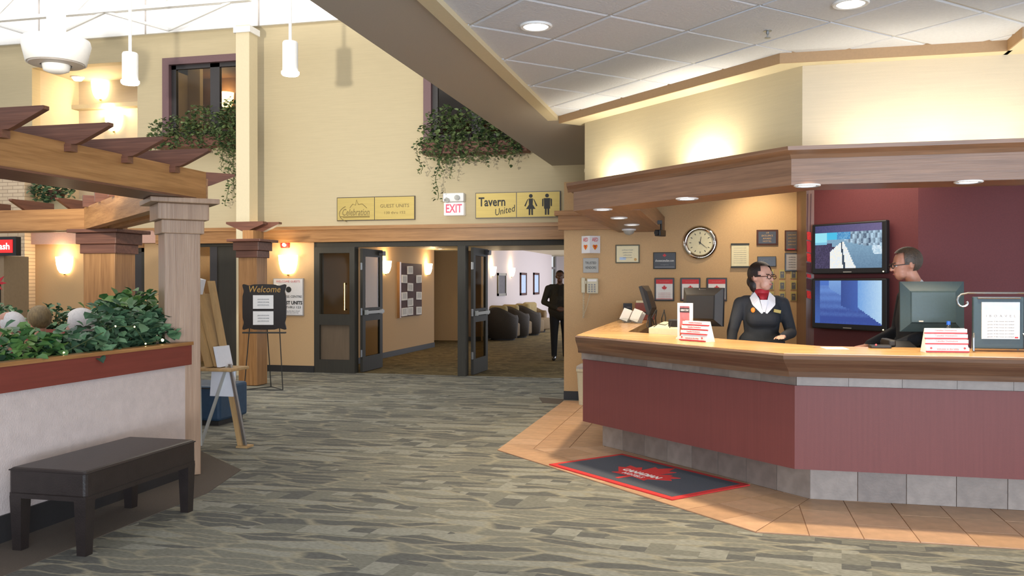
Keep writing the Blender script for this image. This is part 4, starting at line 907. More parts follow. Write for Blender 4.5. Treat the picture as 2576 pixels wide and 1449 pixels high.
def picture(y, w_, z0, z1, lb, fm, pm, x=-6.1):
    t = thing('framed_picture', lb, 'picture', (x, y, z0)); T = frame(x, y, 0, 90)
    b = MB(T); b.box(-w_/2, -.04, z0, -w_/2+.07, 0, z1).box(w_/2-.07, -.04, z0, w_/2, 0, z1).box(-w_/2, -.04, z1-.07, w_/2, 0, z1).box(-w_/2, -.04, z0, w_/2, 0, z0+.07); b.build('frame', fm, t)
    MB(T).box(-w_/2+.05, -.02, z0+.05, w_/2-.05, -.001, z1-.05).build('print', pm, t)
picture(24.1, .95, 1.14, 1.78, 'dark framed picture between the two lounge sconces', 'frame_olive', 'poster_dark')
picture(26.85, .85, 1.12, 1.82, 'narrow wood framed picture, first of two right of the lounge sconces', 'frame_wood', 'poster_blue')
picture(28.8, .85, 1.12, 1.84, 'narrow wood framed picture, second of two near the glass exit door', 'frame_wood', 'poster_blue')
def tub_chair(x, y, deg, lb, a='dark_wicker'):
    t = thing('tub_chair', lb, 'armchair', (x, y, 0), 'brown lounge tub chairs'); T = frame(x, y, 0, deg) @ Matrix.Diagonal((.88, .88, 1.06, 1))
    R = []
    for k in range(19):
        u = -PI*.12+k*(PI*1.24)/18; c, s = math.cos(u), math.sin(u); hgt = .62+.2*max(0, s)**1.5
        R.append([(.44*c, .42*s, .05), (.48*c, .46*s, hgt-.08), (.45*c, .43*s, hgt), (.38*c, .36*s, hgt), (.34*c, .32*s, hgt-.1), (.34*c, .32*s, .05)])
    MB(T).rings(R).build('shell', a, t, smooth=True)
    MB(T).bbox(-.33, -.46, .08, .33, .3, .42, .05).build('seat', 'wicker', t, smooth=True); MB(T).bbox(-.3, .14, .40, .3, .34, .86, .07).build('back_cushion', 'cushion', t, smooth=True)
    MB(T).lathe([(.36, 0), (.38, .08)], (0, 0, 0), 20).build('base', 'dark_base', t)
tub_chair(-5.66, 22.55, 160, 'dark brown tub chair nearest the open door leaf in the lounge')
tub_chair(-5.6, 23.7, 155, 'dark brown tub chair, middle of the lounge row')
tub_chair(-5.5, 24.85, 150, 'dark brown tub chair at the right end of the lounge row')
tub_chair(-5.62, 26.4, 60, 'tan-backed tub chair against the lounge wall', 'wicker')

# ================================================================== THINGS ON THE WALL BEHIND THE DESK
def plaque(name, lb, cat, x0, x1, z0, z1, fm, face, fw=.018, y=CW, group=None, th=.022):
    t = thing(name, lb, cat, ((x0+x1)/2, y, z0), group)
    MB().bbox(x0, y-th, z0, x1, y, z1, .004).build('frame', fm, t); MB().box(x0+fw, y-th-.003, z0+fw, x1-fw, y-th+.001, z1-fw).build('face', face, t)
    return t, (x0+x1)/2, (z0+z1)/2, y-th-.0035
def leafshape(T, s):
    """eleven-pointed maple leaf outline"""
    h = [(0, 1), (.18, .62), (.36, .70), (.28, .18), (.52, .42), (.58, .28), (.86, .34), (.76, .10), (.92, .0), (.50, -.36), (.56, -.52), (.06, -.44), (.05, -.85)]
    pts = h+[(-x, z) for x, z in reversed(h[1:])] ; pts = [(x*s, z*s) for x, z in pts]
    b = MB(T); n = len(pts)
    return b.vprism(pts, -.002, .0)
t = thing('defibrillator_sign', 'white folded AED sign with red hearts beside the oak band', 'sign', (-1.65, CW, 1.88))
for sgn in (-1, 1):
    Tq = frame(-1.65, CW-.105, 1.99) @ Matrix.Rotation(math.radians(38*sgn), 4, 'Z')
    b = MB(Tq).box(min(0, .15*sgn), -.002, -.11, max(0, .15*sgn), .002, .11); b.build('panel', 'sign_white', t)
    text('AED', .07, Tq @ frame(.075*sgn, -.003, .06), 'red_ink', t, width=.085)
    hp = []
    for k in range(22):
        u = 2*PI*k/22; hp.append((.075*sgn+.036*(math.sin(u)**3), -.03+.034*(math.cos(u)-.35*math.cos(2*u)-.15*math.cos(3*u))))
    MB(Tq).vprism(hp, -.004, -.002).build('heart', 'orange_ink', t)
    MB(Tq).vprism([(.075*sgn-.012, -.01), (.075*sgn+.014, -.012), (.075*sgn+.004, -.028), (.075*sgn+.012, -.03), (.075*sgn-.006, -.06), (.075*sgn-.001, -.034), (.075*sgn-.012, -.03)], -.0055, -.004).build('bolt', 'red_ink', t)
t, x, z, y = plaque('wall_plaque', 'small grey plaque between the AED sign and the wall phone', 'plaque', -1.75, -1.55, 1.63, 1.82, 'sign_grey', 'silver_plastic', .01)
text('TRUSTED', .045, frame(x, y, z+.03), 'ink', t, width=.14); text('VENDORS', .045, frame(x, y, z-.03), 'ink', t, width=.14)
# wall telephone
t = thing('wall_phone', 'cream wall telephone with hanging cord left of the clock', 'telephone', (-1.65, CW, 1.36))
MB().bbox(-1.70, CW-.055, 1.365, -1.55, CW, 1.56, .012).build('base', 'beige_plastic', t); MB().bbox(-1.765, CW-.075, 1.37, -1.715, CW-.02, 1.57, .014).build('handset', 'beige_plastic', t)
MB().box(-1.72, CW-.06, 1.49, -1.70, CW-.02, 1.53).build('hook', 'beige_plastic', t)
kb = MB()
for i in range(3):
    for j in range(4): kb.box(-1.675+.035*i, CW-.06, 1.385+.028*j, -1.655+.035*i, CW-.054, 1.403+.028*j)
kb.build('keypad', 'grey_ink', t); MB().box(-1.685, CW-.058, 1.52, -1.57, CW-.054, 1.548).build('card', 'paper', t)
MB().tube([(-1.74+.012*math.cos(k*1.1), CW-.035+.012*math.sin(k*1.1), 1.37-.0036*k) for k in range(90)]+[(-1.70, CW-.03, 1.2), (-1.66, CW-.02, 1.36)], .0035, 4).build('cord', 'beige_plastic', t)
t, x, z, y = plaque('framed_certificate', 'landscape certificate in thin olive frame left of the black plaque', 'certificate', -1.335, -1.03, 1.75, 1.985, 'frame_olive', 'cream_paper', .016)
for k, wd in enumerate((.14, .12, .1, .12)): text('certificate of merit', .02, frame(x, y, z+.05-.032*k), 'grey_ink', t, name='printing', width=wd)
MB().box(x-.1, y, z-.075, x-.02, y+.002, z-.04).build('blue_patch', 'poster_blue', t); MB().lathe([(.0001, -.001), (.018, -.001), (.018, .001)], (x+.1, y, z-.07), 12, axis='y').build('seal', 'gold_ink', t)
t, x, z, y = plaque('black_plaque', 'black plaque with red leaf and white web address left of the clock', 'plaque', -.86, -.58, 1.675, 1.885, 'ink', 'plaque_black', .008)
leafshape(frame(x, y, z+.065), .026).build('leaf', 'red_ink', t); text('choosecanadian.com', .045, frame(x, y, z), 'white_ink', t, width=.23)
text('managed by', .02, frame(x, y, z-.05), 'grey_ink', t, width=.1); MB().box(x-.12, y-.0005, z-.085, x+.12, y+.001, z-.075).build('line', 'grey_ink', t)
# clock
ck = thing('wall_clock', 'round chrome wall clock with cream face on the tan wall', 'clock', (-.285, CW, 1.785))
cx, cz = -.285, 2.0
MB().lathe([(.215, 0), (.215, -.02), (.20, -.045), (.175, -.052), (.155, -.035), (.148, -.02), (.148, 0)], (cx, CW, cz), 48, axis='y').build('bezel', 'chrome', ck, smooth=True)
MB().lathe([(.0001, -.02), (.15, -.02), (.15, -.012), (.0001, -.012)], (cx, CW, cz), 40, axis='y').build('face', 'cream_paper', ck)
for h in range(12):
    a = 2*PI*h/12; MB(frame(cx, CW-.022, cz) @ Matrix.Rotation(a, 4, 'Y')).box(-.004, -.001, .108, .004, .001, .132).build('hour_mark', 'ink', ck)
def hand(a, l, wd, nm): MB(frame(cx, CW-.026, cz) @ Matrix.Rotation(a, 4, 'Y')).vprism([(-wd, -.02), (wd, -.02), (wd*.5, l), (-wd*.5, l)], -.001, .001).build(nm, 'ink', ck)
hand(.18, .075, .005, 'hour_hand'); hand(2.25, .11, .004, 'minute_hand'); MB().lathe([(.0001, -.032), (.01, -.032), (.01, -.02)], (cx, CW, cz), 12, axis='y').build('hub', 'ink', ck)
for i, (x0, lb) in enumerate(((-.845, 'red-topped maple leaf certificate, leftmost of three in black frames'), (-.525, 'red-topped maple leaf certificate, middle of three above the monitor'), (-.205, 'red-topped maple leaf certificate, rightmost of three beside the woman'))):
    t, x, z, y = plaque('framed_certificate', lb, 'certificate', x0, x0+.245, 1.275, 1.565, 'plaque_black', 'paper', .02, group='red-topped certificates')
    MB().box(x0+.02, y-.001, 1.49, x0+.225, y+.002, 1.545).build('red_header', 'red_ink', t); text('Award of Excellence', .02, frame(x, y-.001, 1.517), 'pale_red_ink', t, name='printing', width=.12)
    leafshape(frame(x, y, 1.44), .036).build('leaf', 'red_ink', t)
    for k in range(4): text('in recognition of service', .012, frame(x, y, 1.375-.02*k), 'pale_red_ink', t, name='printing', width=.15)
    MB().box(x0+.02, y-.001, 1.297, x0+.225, y+.002, 1.305).build('red_footer', 'pale_red_ink', t)
t, x, z, y = plaque('paper_notice', 'tall white paper notice with dark bars above the woman', 'notice', .09, .30, 1.69, 1.985, 'cream_paper', 'cream_paper', .004)
for zz in (1.685, 1.965): MB().box(.085, CW-.035, zz, .305, CW-.02, zz+.022).build('bar', 'ink', t)
for k in range(8): text('terms and conditions apply', .012, frame(x, y, 1.93-.026*k), 'grey_ink', t, name='printing', width=.15)
t, x, z, y = plaque('award_plaque', 'dark wooden award plaque with gold lettering, above the small black plaque', 'plaque', .39, .64, 1.96, 2.15, 'frame_wood', 'plaque_black', .022)
for k, (s_, wd) in enumerate((('19', .03), ('EXCELLENCE', .13), ('AWARD', .1), ('HOTEL', .1))): text(s_, .03, frame(x, y, z+.055-.034*k), 'gold_ink', t, width=wd)
t, x, z, y = plaque('award_plaque', 'dark award plaque with red edge nearest the wooden post', 'plaque', .72, .885, 1.89, 2.14, 'frame_wood', 'plaque_dark', .016)
for k in range(4): text('quality award', .02, frame(x, y, z+.07-.04*k), 'gold_ink', t, name='printing', width=.09)
MB().box(.75, y-.001, 1.905, .84, y+.002, 1.915).build('red_mark', 'red_ink', t)
t, x, z, y = plaque('black_plaque', 'small plain black plaque behind the woman\'s hair', 'plaque', .40, .62, 1.70, 1.825, 'ink', 'plaque_black', .006)
text('in appreciation', .02, frame(x-.02, y, z+.02), 'grey_ink', t, width=.08)
t, x, z, y = plaque('framed_certificate', 'small grey certificate in black frame near the wooden post', 'certificate', .72, .89, 1.64, 1.865, 'plaque_black', 'sign_grey', .018)
for k in range(5): text('certified by', .014, frame(x, y, z+.06-.03*k), 'ink', t, name='printing', width=.08)
for r in range(3):
    for c in range(3):
        x0 = .525+.132*c; z0 = 1.555-.135*r
        t = thing('name_plate', 'small dark name plate with brass top, %s of %s row in the nine-plate grid' % (('left', 'middle', 'right')[c], ('the top', 'the middle', 'the bottom')[r]), 'name plate', (x0+.035, CW, z0), 'name plates beside the woman')
        MB().box(x0, CW-.012, z0, x0+.07, CW, z0+.11).build('holder', 'brass', t); MB().box(x0+.012, CW-.016, z0+.008, x0+.058, CW-.011, z0+.085).build('plate', 'plaque_dark', t)
        text('%d' % (random.randint(10, 99)), .03, frame(x0+.035, CW-.017, z0+.06), 'brass', t, width=.025)
# hanging ribbon charm beside the post
t = thing('ribbon_charm', 'red and black ribbon charm hanging from cords on the wooden post', 'charm', (.86, 9.78, 1.35))
rb = (.905-.02, 9.89-.02)
for k, (z0, z1, m_) in enumerate(((1.95, 2.05, 'ribbon_red'), (1.82, 1.95, 'scarf_red'), (1.72, 1.82, 'ribbon_red'), (1.60, 1.72, 'ribbon_black'), (1.55, 1.6, 'scarf_red'), (1.42, 1.55, 'ribbon_black'), (1.33, 1.42, 'ribbon_red'))):
    MB(frame(.885, 9.87, 0, -20)).vprism([(-.022, z1), (.02, z1-.01), (.024, z0), (-.018, z0+.012)], -.012-.004*(k % 2), -.004).build('ribbon', m_, t)
MB(frame(.885, 9.87, 0, -20)).tube([(-.018, -.01, 2.04), (-.014, -.006, 2.45)], .004, 5).tube([(.015, -.01, 2.04), (.02, -.006, 2.45)], .004, 5).build('cord', 'ribbon_black', t)
# cameras
t = thing('security_camera', 'small black security camera under the canopy beam', 'camera', (-.74, 9.9, 2.0))
MB(frame(-.68, 9.95, 2.06, -20)).bbox(-.035, -.1, -.04, .035, .06, .03, .008).lathe([(.022, -.1), (.026, -.13), (.0001, -.13)], (0, 0, -.005), 14, axis='y').build('body', 'black_plastic', t)
MB().tube([(-.68, 9.97, 2.08), (-.68, 9.99, 2.17)], .012, 8).box(-.72, 9.96, 2.16, -.67, 10.02, 2.2).build('bracket', 'black_plastic', t)
t = thing('dome_camera', 'small clear dome camera under the canopy return', 'camera', (-1.1, 10.6, 2.07))
MB().ell((-1.1, 10.55, 2.135), (.07, .07, .065), 18, 10, cut=lambda c: c.z > .1).build('dome', 'silver_plastic', t, smooth=True); MB().lathe([(.085, 2.125), (.085, 2.142)], (-1.1, 10.55, 0), 20).build('base', 'white_paint', t)

# ================================================================== TELEVISIONS
def tv(zc, lb, painter):
    t = thing('television', lb, 'television', (1.25, 9.5, zc-.26), 'stacked wall televisions')
    T = frame((.98+1.60)/2-.004, TVs-(.98+1.60)/2-.004, zc, -45); hw_, hh_ = .445, .262
    MB(T).bbox(-hw_, -.09, -hh_, hw_, -.03, hh_, .012).build('bezel', 'black_plastic', t)
    MB(T).box(-.2, -.03, -.12, .2, .0, .12).build('wall_mount', 'black_plastic', t)
    nx, nz = 64, 36; V, F, Cc = [], [], []
    sw, sh = .40, .222
    for j in range(nz+1):
        for i in range(nx+1): V.append((-sw+2*sw*i/nx, -.092, -sh+.018+2*sh*j/nz))
    for j in range(nz):
        for i in range(nx):
            a = j*(nx+1)+i; F.append((a, a+1, a+nx+2, a+nx+1)); Cc.append(painter((i+.5)/nx, 1-(j+.5)/nz))
    b = MB(T); b.add(V, F); o = b.build('screen', 'screen', t)
    at = o.data.attributes.new('shade', 'FLOAT_COLOR', 'FACE')
    at.data.foreach_set('color', [q for c in Cc for q in c])
    MB(T).box(-.05, -.0925, -hh_+.015, .05, -.09, -hh_+.024).build('maker_strip', 'silver_plastic', t)
    MB(T).lathe([(.0001, -.0), (.006, -.0), (.006, .004)], (hw_-.03, -.093, -hh_+.02), 8, axis='y').build('power_light', 'fairy_bulb', t)
def mixc(a, b, t): t = max(0, min(1, t)); return tuple(a[k]+(b[k]-a[k])*t for k in range(4))
rs = random.Random(3)
def lobby_view(u, v):
    """picture of a lobby seen by a ceiling camera: bright window, counter, grey floor, cluttered shelves"""
    C_ = lambda *q: rgb(*q)
    if v < .17: return mixc(C_(62, 64, 108), C_(110, 100, 140), u+rs.uniform(-.1, .1))
    if u < .19 and v < .45: return C_(150, 225, 240) if v < .38 else C_(120, 190, 220)
    if u < .34 and v < .33: return C_(70, 190, 230)
    if v < .34 and u < .55: return mixc(C_(50, 130, 190), C_(110, 170, 210), rs.random())
    if v < .50 and u > .45+.9*(v-.34 if v > .34 else 0) and v < .22+.36*u: return mixc(C_(40, 60, 90), C_(190, 220, 240), ((int(u*31)*7919+int(v*9)*104729) % 97)/97*.8+.2*rs.random())
    cl_, cr_ = .47-.46*(v-.5)*.5, .50+.42*(v-.45)
    if v > .40 and (.20+.10*(1-v)) < u < (.42+.30*(v-.3)) and u > .62-.78*(v-.12) and u > .24:
        if .405+.06*(v-.5) < u < .425+.1*(v-.5): return C_(40, 60, 80)
        return mixc(C_(245, 240, 225), C_(225, 235, 245), rs.random())
    if u < .26 and v > .42: return mixc(C_(46, 40, 70), C_(70, 60, 96), rs.random())
    if u < .34 and v > .5: return mixc(C_(70, 50, 76), C_(46, 40, 70), rs.random())
    if u > .86 and .36 < v < .7 and u > .7+.4*(v-.2): return mixc(C_(170, 200, 220), C_(220, 235, 245), rs.random())
    return mixc(C_(96, 128, 156), C_(140, 180, 206), 1-v+rs.uniform(-.1, .1))
def hall_view(u, v):
    """picture of an empty guest corridor"""
    C_ = lambda *q: rgb(*q); n = rs.uniform(-.05, .05)
    if u > .66 and v < .62+(u-.66)*1.05: return mixc(C_(110, 160, 220), C_(190, 220, 240), (u-.66)*2.4+n)
    if u > .40 and v < .58+(u-.40)*.55 and u <= .66: return mixc(C_(44, 70, 140), C_(62, 96, 176), (u-.4)*3+n)
    if .22 < u < .40 and v < (u-.1)*.95+.06: return mixc(C_(120, 160, 216), C_(86, 124, 190), v*2+n)
    if u < .08: return mixc(C_(30, 50, 110), C_(60, 96, 170), v+n)
    if v < .12: return C_(70, 110, 190)
    st = .5+.5*math.sin(v*34); return mixc(C_(50, 74, 150), C_(104, 146, 216), (.75-v)+.25*st+n)
tv(1.855, 'upper television showing a lobby camera picture on the maroon wall', lobby_view)
tv(1.285, 'lower television showing a blue corridor picture on the maroon wall', hall_view)

# ================================================================== ON AND BEHIND THE DESK
def rate_cards(x, y, deg, wd, ht, lb, z=1.05):
    t = thing('rate_card_stand', lb, 'card stand', (x, y, z), 'striped card stands'); T = frame(x, y, z, deg)
    MB(T).rings([[(-wd/2, -.05, 0), (wd/2, -.05, 0), (wd/2, .05, 0), (-wd/2, .05, 0)], [(-wd/2+.012, .0, ht), (wd/2-.012, .0, ht), (wd/2-.012, .012, ht), (-wd/2+.012, .012, ht)]]).build('tent', 'paper', t)
    for k, z0 in enumerate((.06, .38, .60, .82)):
        zz = z0*ht; y0 = -.05+.05*z0
        MB(T).box(-wd/2+.004, y0-.012, zz, wd/2-.004, y0+.0, zz+ht*.16).build('card', 'paper', t)
        MB(T).box(-wd/2+.004, y0-.014, zz-.006, wd/2-.004, y0+.0, zz+.002).build('stripe', 'red_ink', t)
        if k == 0:
            for s in (-1, 1): leafshape(T @ frame(s*wd*.38, y0-.0125, zz+.02), .009).build('leaf', 'red_ink', t)
        text('Canadian Destinations' if k else 'welcome to the lobby', .014, T @ frame(0, y0-.0125, zz+ht*.1), 'pale_red_ink', t, name='printing', width=wd*.5)
rate_cards(-.20, 6.98, -40, .27, .155, 'white card stand with red stripes on the angled counter by the monitor')
rate_cards(1.40, 6.24, 6, .27, .155, 'white card stand with red stripes on the right counter by the large monitor')
t = thing('brochure_holder', 'tall white framed poster stand on the counter beside the card stand', 'poster stand', (-.27, 7.25, 1.05)); T = frame(-.30, 7.2, 1.05, -35)
MB(T).box(-.07, -.01, 0, -.05, .01, .29).box(.05, -.01, 0, .07, .01, .29).box(-.05, -.01, .265, .05, .01, .29).box(-.07, -.03, 0, .07, .04, .012).build('frame', 'white_paint', t)
MB(T).box(-.05, -.004, .012, .05, .004, .265).build('poster', 'poster_pink', t); MB(T).box(-.05, -.006, .215, .05, -.003, .25).build('heading', 'poster_dark', t); text('GREAT STAY', .022, T @ frame(0, -.0065, .232), 'white_ink', t, width=.08)
MB(T).box(-.046, -.006, .03, .046, -.003, .10).build('photo', 'poster_brown', t)
t = thing('letter_paper', 'loose white sheet of paper lying on the right counter', 'paper', (.75, 6.42, 1.05)); 
MB(frame(.745, 6.42, 1.0505, 6)).box(-.075, -.09, 0, .075, .11, .0015).build('sheet', 'paper', t); MB(frame(.745, 6.42, 1.0505, 6)).box(-.06, -.07, .0014, .06, .09, .0018).build('printing', 'sign_white', t)
# scrolled metal display stand
t = thing('display_stand', 'scrolled metal sign holder with white printed sheet at the right end', 'sign holder', (1.74, 6.38, 1.05)); T = frame(1.745, 6.36, 1.05, 4)
MB(T).bbox(-.155, -.02, .02, .155, .01, .36, .006).build('panel', 'teal_plastic', t); MB(T).box(-.105, -.028, .085, .125, -.02, .325).build('sheet', 'paper', t)
MB(T).box(-.105, -.029, .275, .125, -.0275, .325).build('blue_band', 'poster_blue', t); text('I  B  O  A  V  E  L', .022, T @ frame(.01, -.0285, .235), 'grey_ink', t, width=.18)
for k in range(6): text('guests of the house are invited', .012, T @ frame(.01, -.0285, .20-.02*k), 'grey_ink', t, name='printing', width=.16)
MB(T).box(.095, -.0295, .09, .115, -.0275, .10).build('red_mark', 'red_ink', t)
def scroll(s): return [(s*(.06+.0), .0, .385)]+[(s*.18, 0, .385)]+[(s*(.20+(.062-.0045*k)*math.sin(.45*k)), 0, .325+(.06-.0045*k)*math.cos(.45*k)) for k in range(1, 12)]
MB(T).tube([(0, 0, .385)]+scroll(-1), .007, 8).build('scroll', 'steel', t); MB(T).tube([(0, 0, .385)]+scroll(1), .007, 8).build('scroll', 'steel', t)
MB(T).tube([(-.13, -.026, .352), (.13, -.026, .352)], .006, 8).build('rail', 'steel', t)
for s in (-1, 1): MB(T).tube([(s*.14, .04, .01), (s*.14, .03, .10), (s*.15, -.02, .118), (s*.165, -.06, .09), (s*.17, -.075, .008)], .007, 8).build('foot', 'steel', t)
# monitors
def monitor(x, y, z, deg, wd, ht, lb, m_, tilt=0, group=None, deep=.09, up=.12):
    t = thing('monitor', lb, 'monitor', (x, y, z), group); T = frame(x, y, z+.001, deg); T2 = T @ Matrix.Translation((0, 0, up+ht/2)) @ Matrix.Rotation(tilt, 4, 'X')
    b = MB(T2); h_ = ht/2; w2 = wd/2
    b.rings([[(-w2, .03, -h_), (w2, .03, -h_), (w2, .03, h_), (-w2, .03, h_)], [(-w2, 0, -h_), (w2, 0, -h_), (w2, 0, h_), (-w2, 0, h_)], [(-w2*.72, -deep*.35, -h_*.68), (w2*.72, -deep*.35, -h_*.68), (w2*.72, -deep*.35, h_*.62), (-w2*.72, -deep*.35, h_*.62)], [(-w2*.68, -deep*.45, -h_*.62), (w2*.68, -deep*.45, -h_*.62), (w2*.68, -deep*.45, h_*.56), (-w2*.68, -deep*.45, h_*.56)]]); b.build('housing', m_, t)
    MB(T2).box(-w2+.02, .029, -h_+.02, w2-.02, .033, h_-.02).build('display', 'ink', t)
    MB(T).box(-.04, -.02, .0, .04, .0, up+ht*.35, Matrix.Rotation(0, 4, 'X')).build('neck', m_, t); MB(T).bbox(-.11, -.1, 0, .11, .1, .02, .006).build('base', m_, t)
    return T2, t
T2, t = monitor(-.17, 7.55, .78, -24, .36, .32, 'black computer monitor on the angled desk beside the woman, seen from behind', 'black_plastic', -.06, 'desk monitors', .14, .36)
text('hanns', .03, T2 @ frame(-.0, -.012, .14), 'silver_plastic', t, width=.06)
T2, t = monitor(1.45, 6.84, .78, 4, .43, .36, 'large dark teal monitor on the right desk in front of the man', 'teal_plastic', -.03, 'desk monitors', .09, .37); MB(T2).box(-.10, -.045, -.11, -.07, -.04, -.1).build('badge', 'silver_plastic', t)
T2, t = monitor(-.69, 8.5, .78, 82, .30, .28, 'slim black monitor seen edge-on near the wall return', 'black_plastic', -.3, 'desk monitors', .05, .42)
t = thing('cable_bundle', 'tangled black cables hanging beside the edge-on monitor', 'cables', (-.65, 8.5, .78))
rr = random.Random(9)
for k in range(5):
    x, y = -.66+.03*k, 8.30+.02*k; MB().tube([(x+rr.uniform(-.04, .04), y+rr.uniform(-.03, .03), 1.25-.075*j) for j in range(7)], .005, 5).build('cable', 'ink', t)
t = thing('card_terminal', 'beige card machine with black lead on the desk behind the counter', 'card machine', (-.42, 7.9, .78)); T = frame(-.45, 7.95, .78, -30)
MB(T).rings([[(-.16, -.12, 0), (.16, -.12, 0), (.16, .12, 0), (-.16, .12, 0)], [(-.16, -.12, .32), (.16, -.12, .32), (.16, .12, .37), (-.16, .12, .37)]]).build('body', 'beige_plastic', t); MB(T).bbox(-.0, -.06, .33, .14, .06, .40, .01).build('handset', 'black_plastic', t)
MB(T).tube([(-.12, -.1, .33), (-.06, -.12, .36), (0, -.1, .35), (.05, -.08, .38), (.02, -.125, .2)], .004, 5).build('lead', 'ink', t)
t = thing('red_box', 'dark red box standing at the wall end of the return counter', 'box', (-.98, 10.9, 1.05))
MB().bbox(-1.05, 10.8, 1.05, -.82, 11.0, 1.26, .006).build('body', 'red_trim', t); MB().box(-1.055, 10.79, 1.12, -.815, 10.8, 1.15).build('band', 'ink', t); MB().box(-1.04, 10.82, 1.26, -.83, 10.98, 1.285).build('lid', 'cream_paper', t)
t = thing('card_display', 'small black card display on the return counter against the wall', 'sign', (-1.13, 11.0, 1.05))
MB(frame(-1.15, 10.95, 1.05, 8)).box(-.06, -.01, 0, .05, .01, .2, Matrix.Rotation(-.15, 4, 'X')).build('panel', 'plaque_black', t); MB(frame(-1.15, 10.95, 1.05, 8)).box(-.07, -.03, 0, .06, .05, .012).build('foot', 'plaque_black', t); text('OPEN', .02, frame(-1.14, 10.905, 1.2, 8), 'grey_ink', t, width=.05)
for k, (x, y, lb) in enumerate(((-1.1, 10.1, 'left fan of white brochures on the return counter'), (-.97, 9.95, 'right fan of white brochures on the return counter'))):
    t = thing('brochure_fan', lb, 'brochures', (x, y, 1.05), 'white brochures')
    MB(frame(x, y, 1.0505, -20)).box(-.06, -.07, 0, .06, .07, .05).build('holder', 'clear_glass', t)
    for j in range(5): MB(frame(x, y, 1.0505, -20)).box(-.055, -.05+.022*j, .01, .055, -.045+.022*j, .15, Matrix.Rotation(-.35, 4, 'X') @ Matrix.Rotation(.3, 4, 'Y')).build('brochure', 'paper', t)
t = thing('water_bottle', 'clear water bottle with blue cap behind the right card stand', 'bottle', (1.47, 6.56, 1.05))
MB().lathe([(.0001, 0), (.028, .002), (.03, .02), (.03, .1), (.026, .115), (.012, .15), (.011, .165)], (1.5, 6.58, 1.05), 18).build('body', 'bottle_plastic', t, smooth=True); MB().lathe([(.0135, .163), (.0135, .188), (.0001, .189)], (1.5, 6.58, 1.05), 14).build('cap', 'blue_cap', t)
t = thing('desk_phone', 'black desk telephone behind the right counter', 'telephone', (1.2, 6.75, .78))
MB(frame(1.22, 6.78, .78, 5)).rings([[(-.1, -.11, 0), (.1, -.11, 0), (.1, .11, 0), (-.1, .11, 0)], [(-.1, -.11, .26), (.1, -.11, .26), (.1, .11, .30), (-.1, .11, .30)]]).bbox(-.1, -.12, .27, -.05, .1, .32, .01).build('body', 'black_plastic', t)
MB(frame(1.22, 6.78, .78, 5)).box(-.03, -.12, .1, .08, -.11, .22).build('keypad', 'grey_plastic', t)
t = thing('card_reader', 'flat black card reader with red light on the right counter', 'card reader', (1.05, 6.5, 1.05))
MB(frame(1.05, 6.52, 1.05, 8)).bbox(-.07, -.035, 0, .07, .035, .022, .006).build('body', 'black_plastic', t); MB().ell((1.02, 6.482, 1.075), (.006,)*3, 10, 6).build('light', 'led_red', t)
# bin
t = thing('waste_bin', 'beige plastic waste bin standing between wall and desk', 'bin', (-1.62, 10.9, 0))
b = MB(frame(-1.60, 10.78, .008)); R = []
for h, r in ((0, .13), (.40, .155), (.41, .165), (.44, .165), (.44, .15), (.38, .145)):
    R.append([(r*math.copysign(abs(math.cos(u))**.5, math.cos(u)), r*.8*math.copysign(abs(math.sin(u))**.5, math.sin(u)), h) for u in (2*PI*k/24 for k in range(24))])
b.rings(R).build('body', 'beige_plastic', t)
MB(frame(-1.60, 10.78, .448)).rings([[(r*math.copysign(abs(math.cos(u))**.5, math.cos(u)), r*.8*math.copysign(abs(math.sin(u))**.5, math.sin(u)), h) for u in (2*PI*k/24 for k in range(24))] for h, r in ((0, .165), (.03, .16), (.06, .11))]).build('lid', 'sign_grey', t)
# mat with leaf
t = thing('floor_mat', 'grey doormat with red border and red maple leaf before the desk', 'mat', (-.6, 6.9, .008)); MT = frame(-.60, 6.90, .009, -42.5)
MB(MT).box(-.71, -.395, 0, .71, .395, .008).build('border', 'mat_red', t); MB(MT).box(-.66, -.345, .006, .66, .345, .0095).build('field', 'mat_grey', t)
leafshape(MT @ Matrix.Translation((0, .0, .0095)) @ Matrix.Rotation(-PI/2, 4, 'X'), .33).build('leaf', 'mat_red', t)
text('CANADIAN', .09, MT @ frame(.0, -.0, .0) @ Matrix.Translation((0, -.03, .0125)) @ Matrix.Rotation(-PI/2, 4, 'X'), 'white_ink', t, width=.40, extrude=.0006, bold=.003)
text('HOTELS', .07, MT @ Matrix.Translation((0, -.115, .0125)) @ Matrix.Rotation(-PI/2, 4, 'X'), 'white_ink', t, width=.22, extrude=.0006)
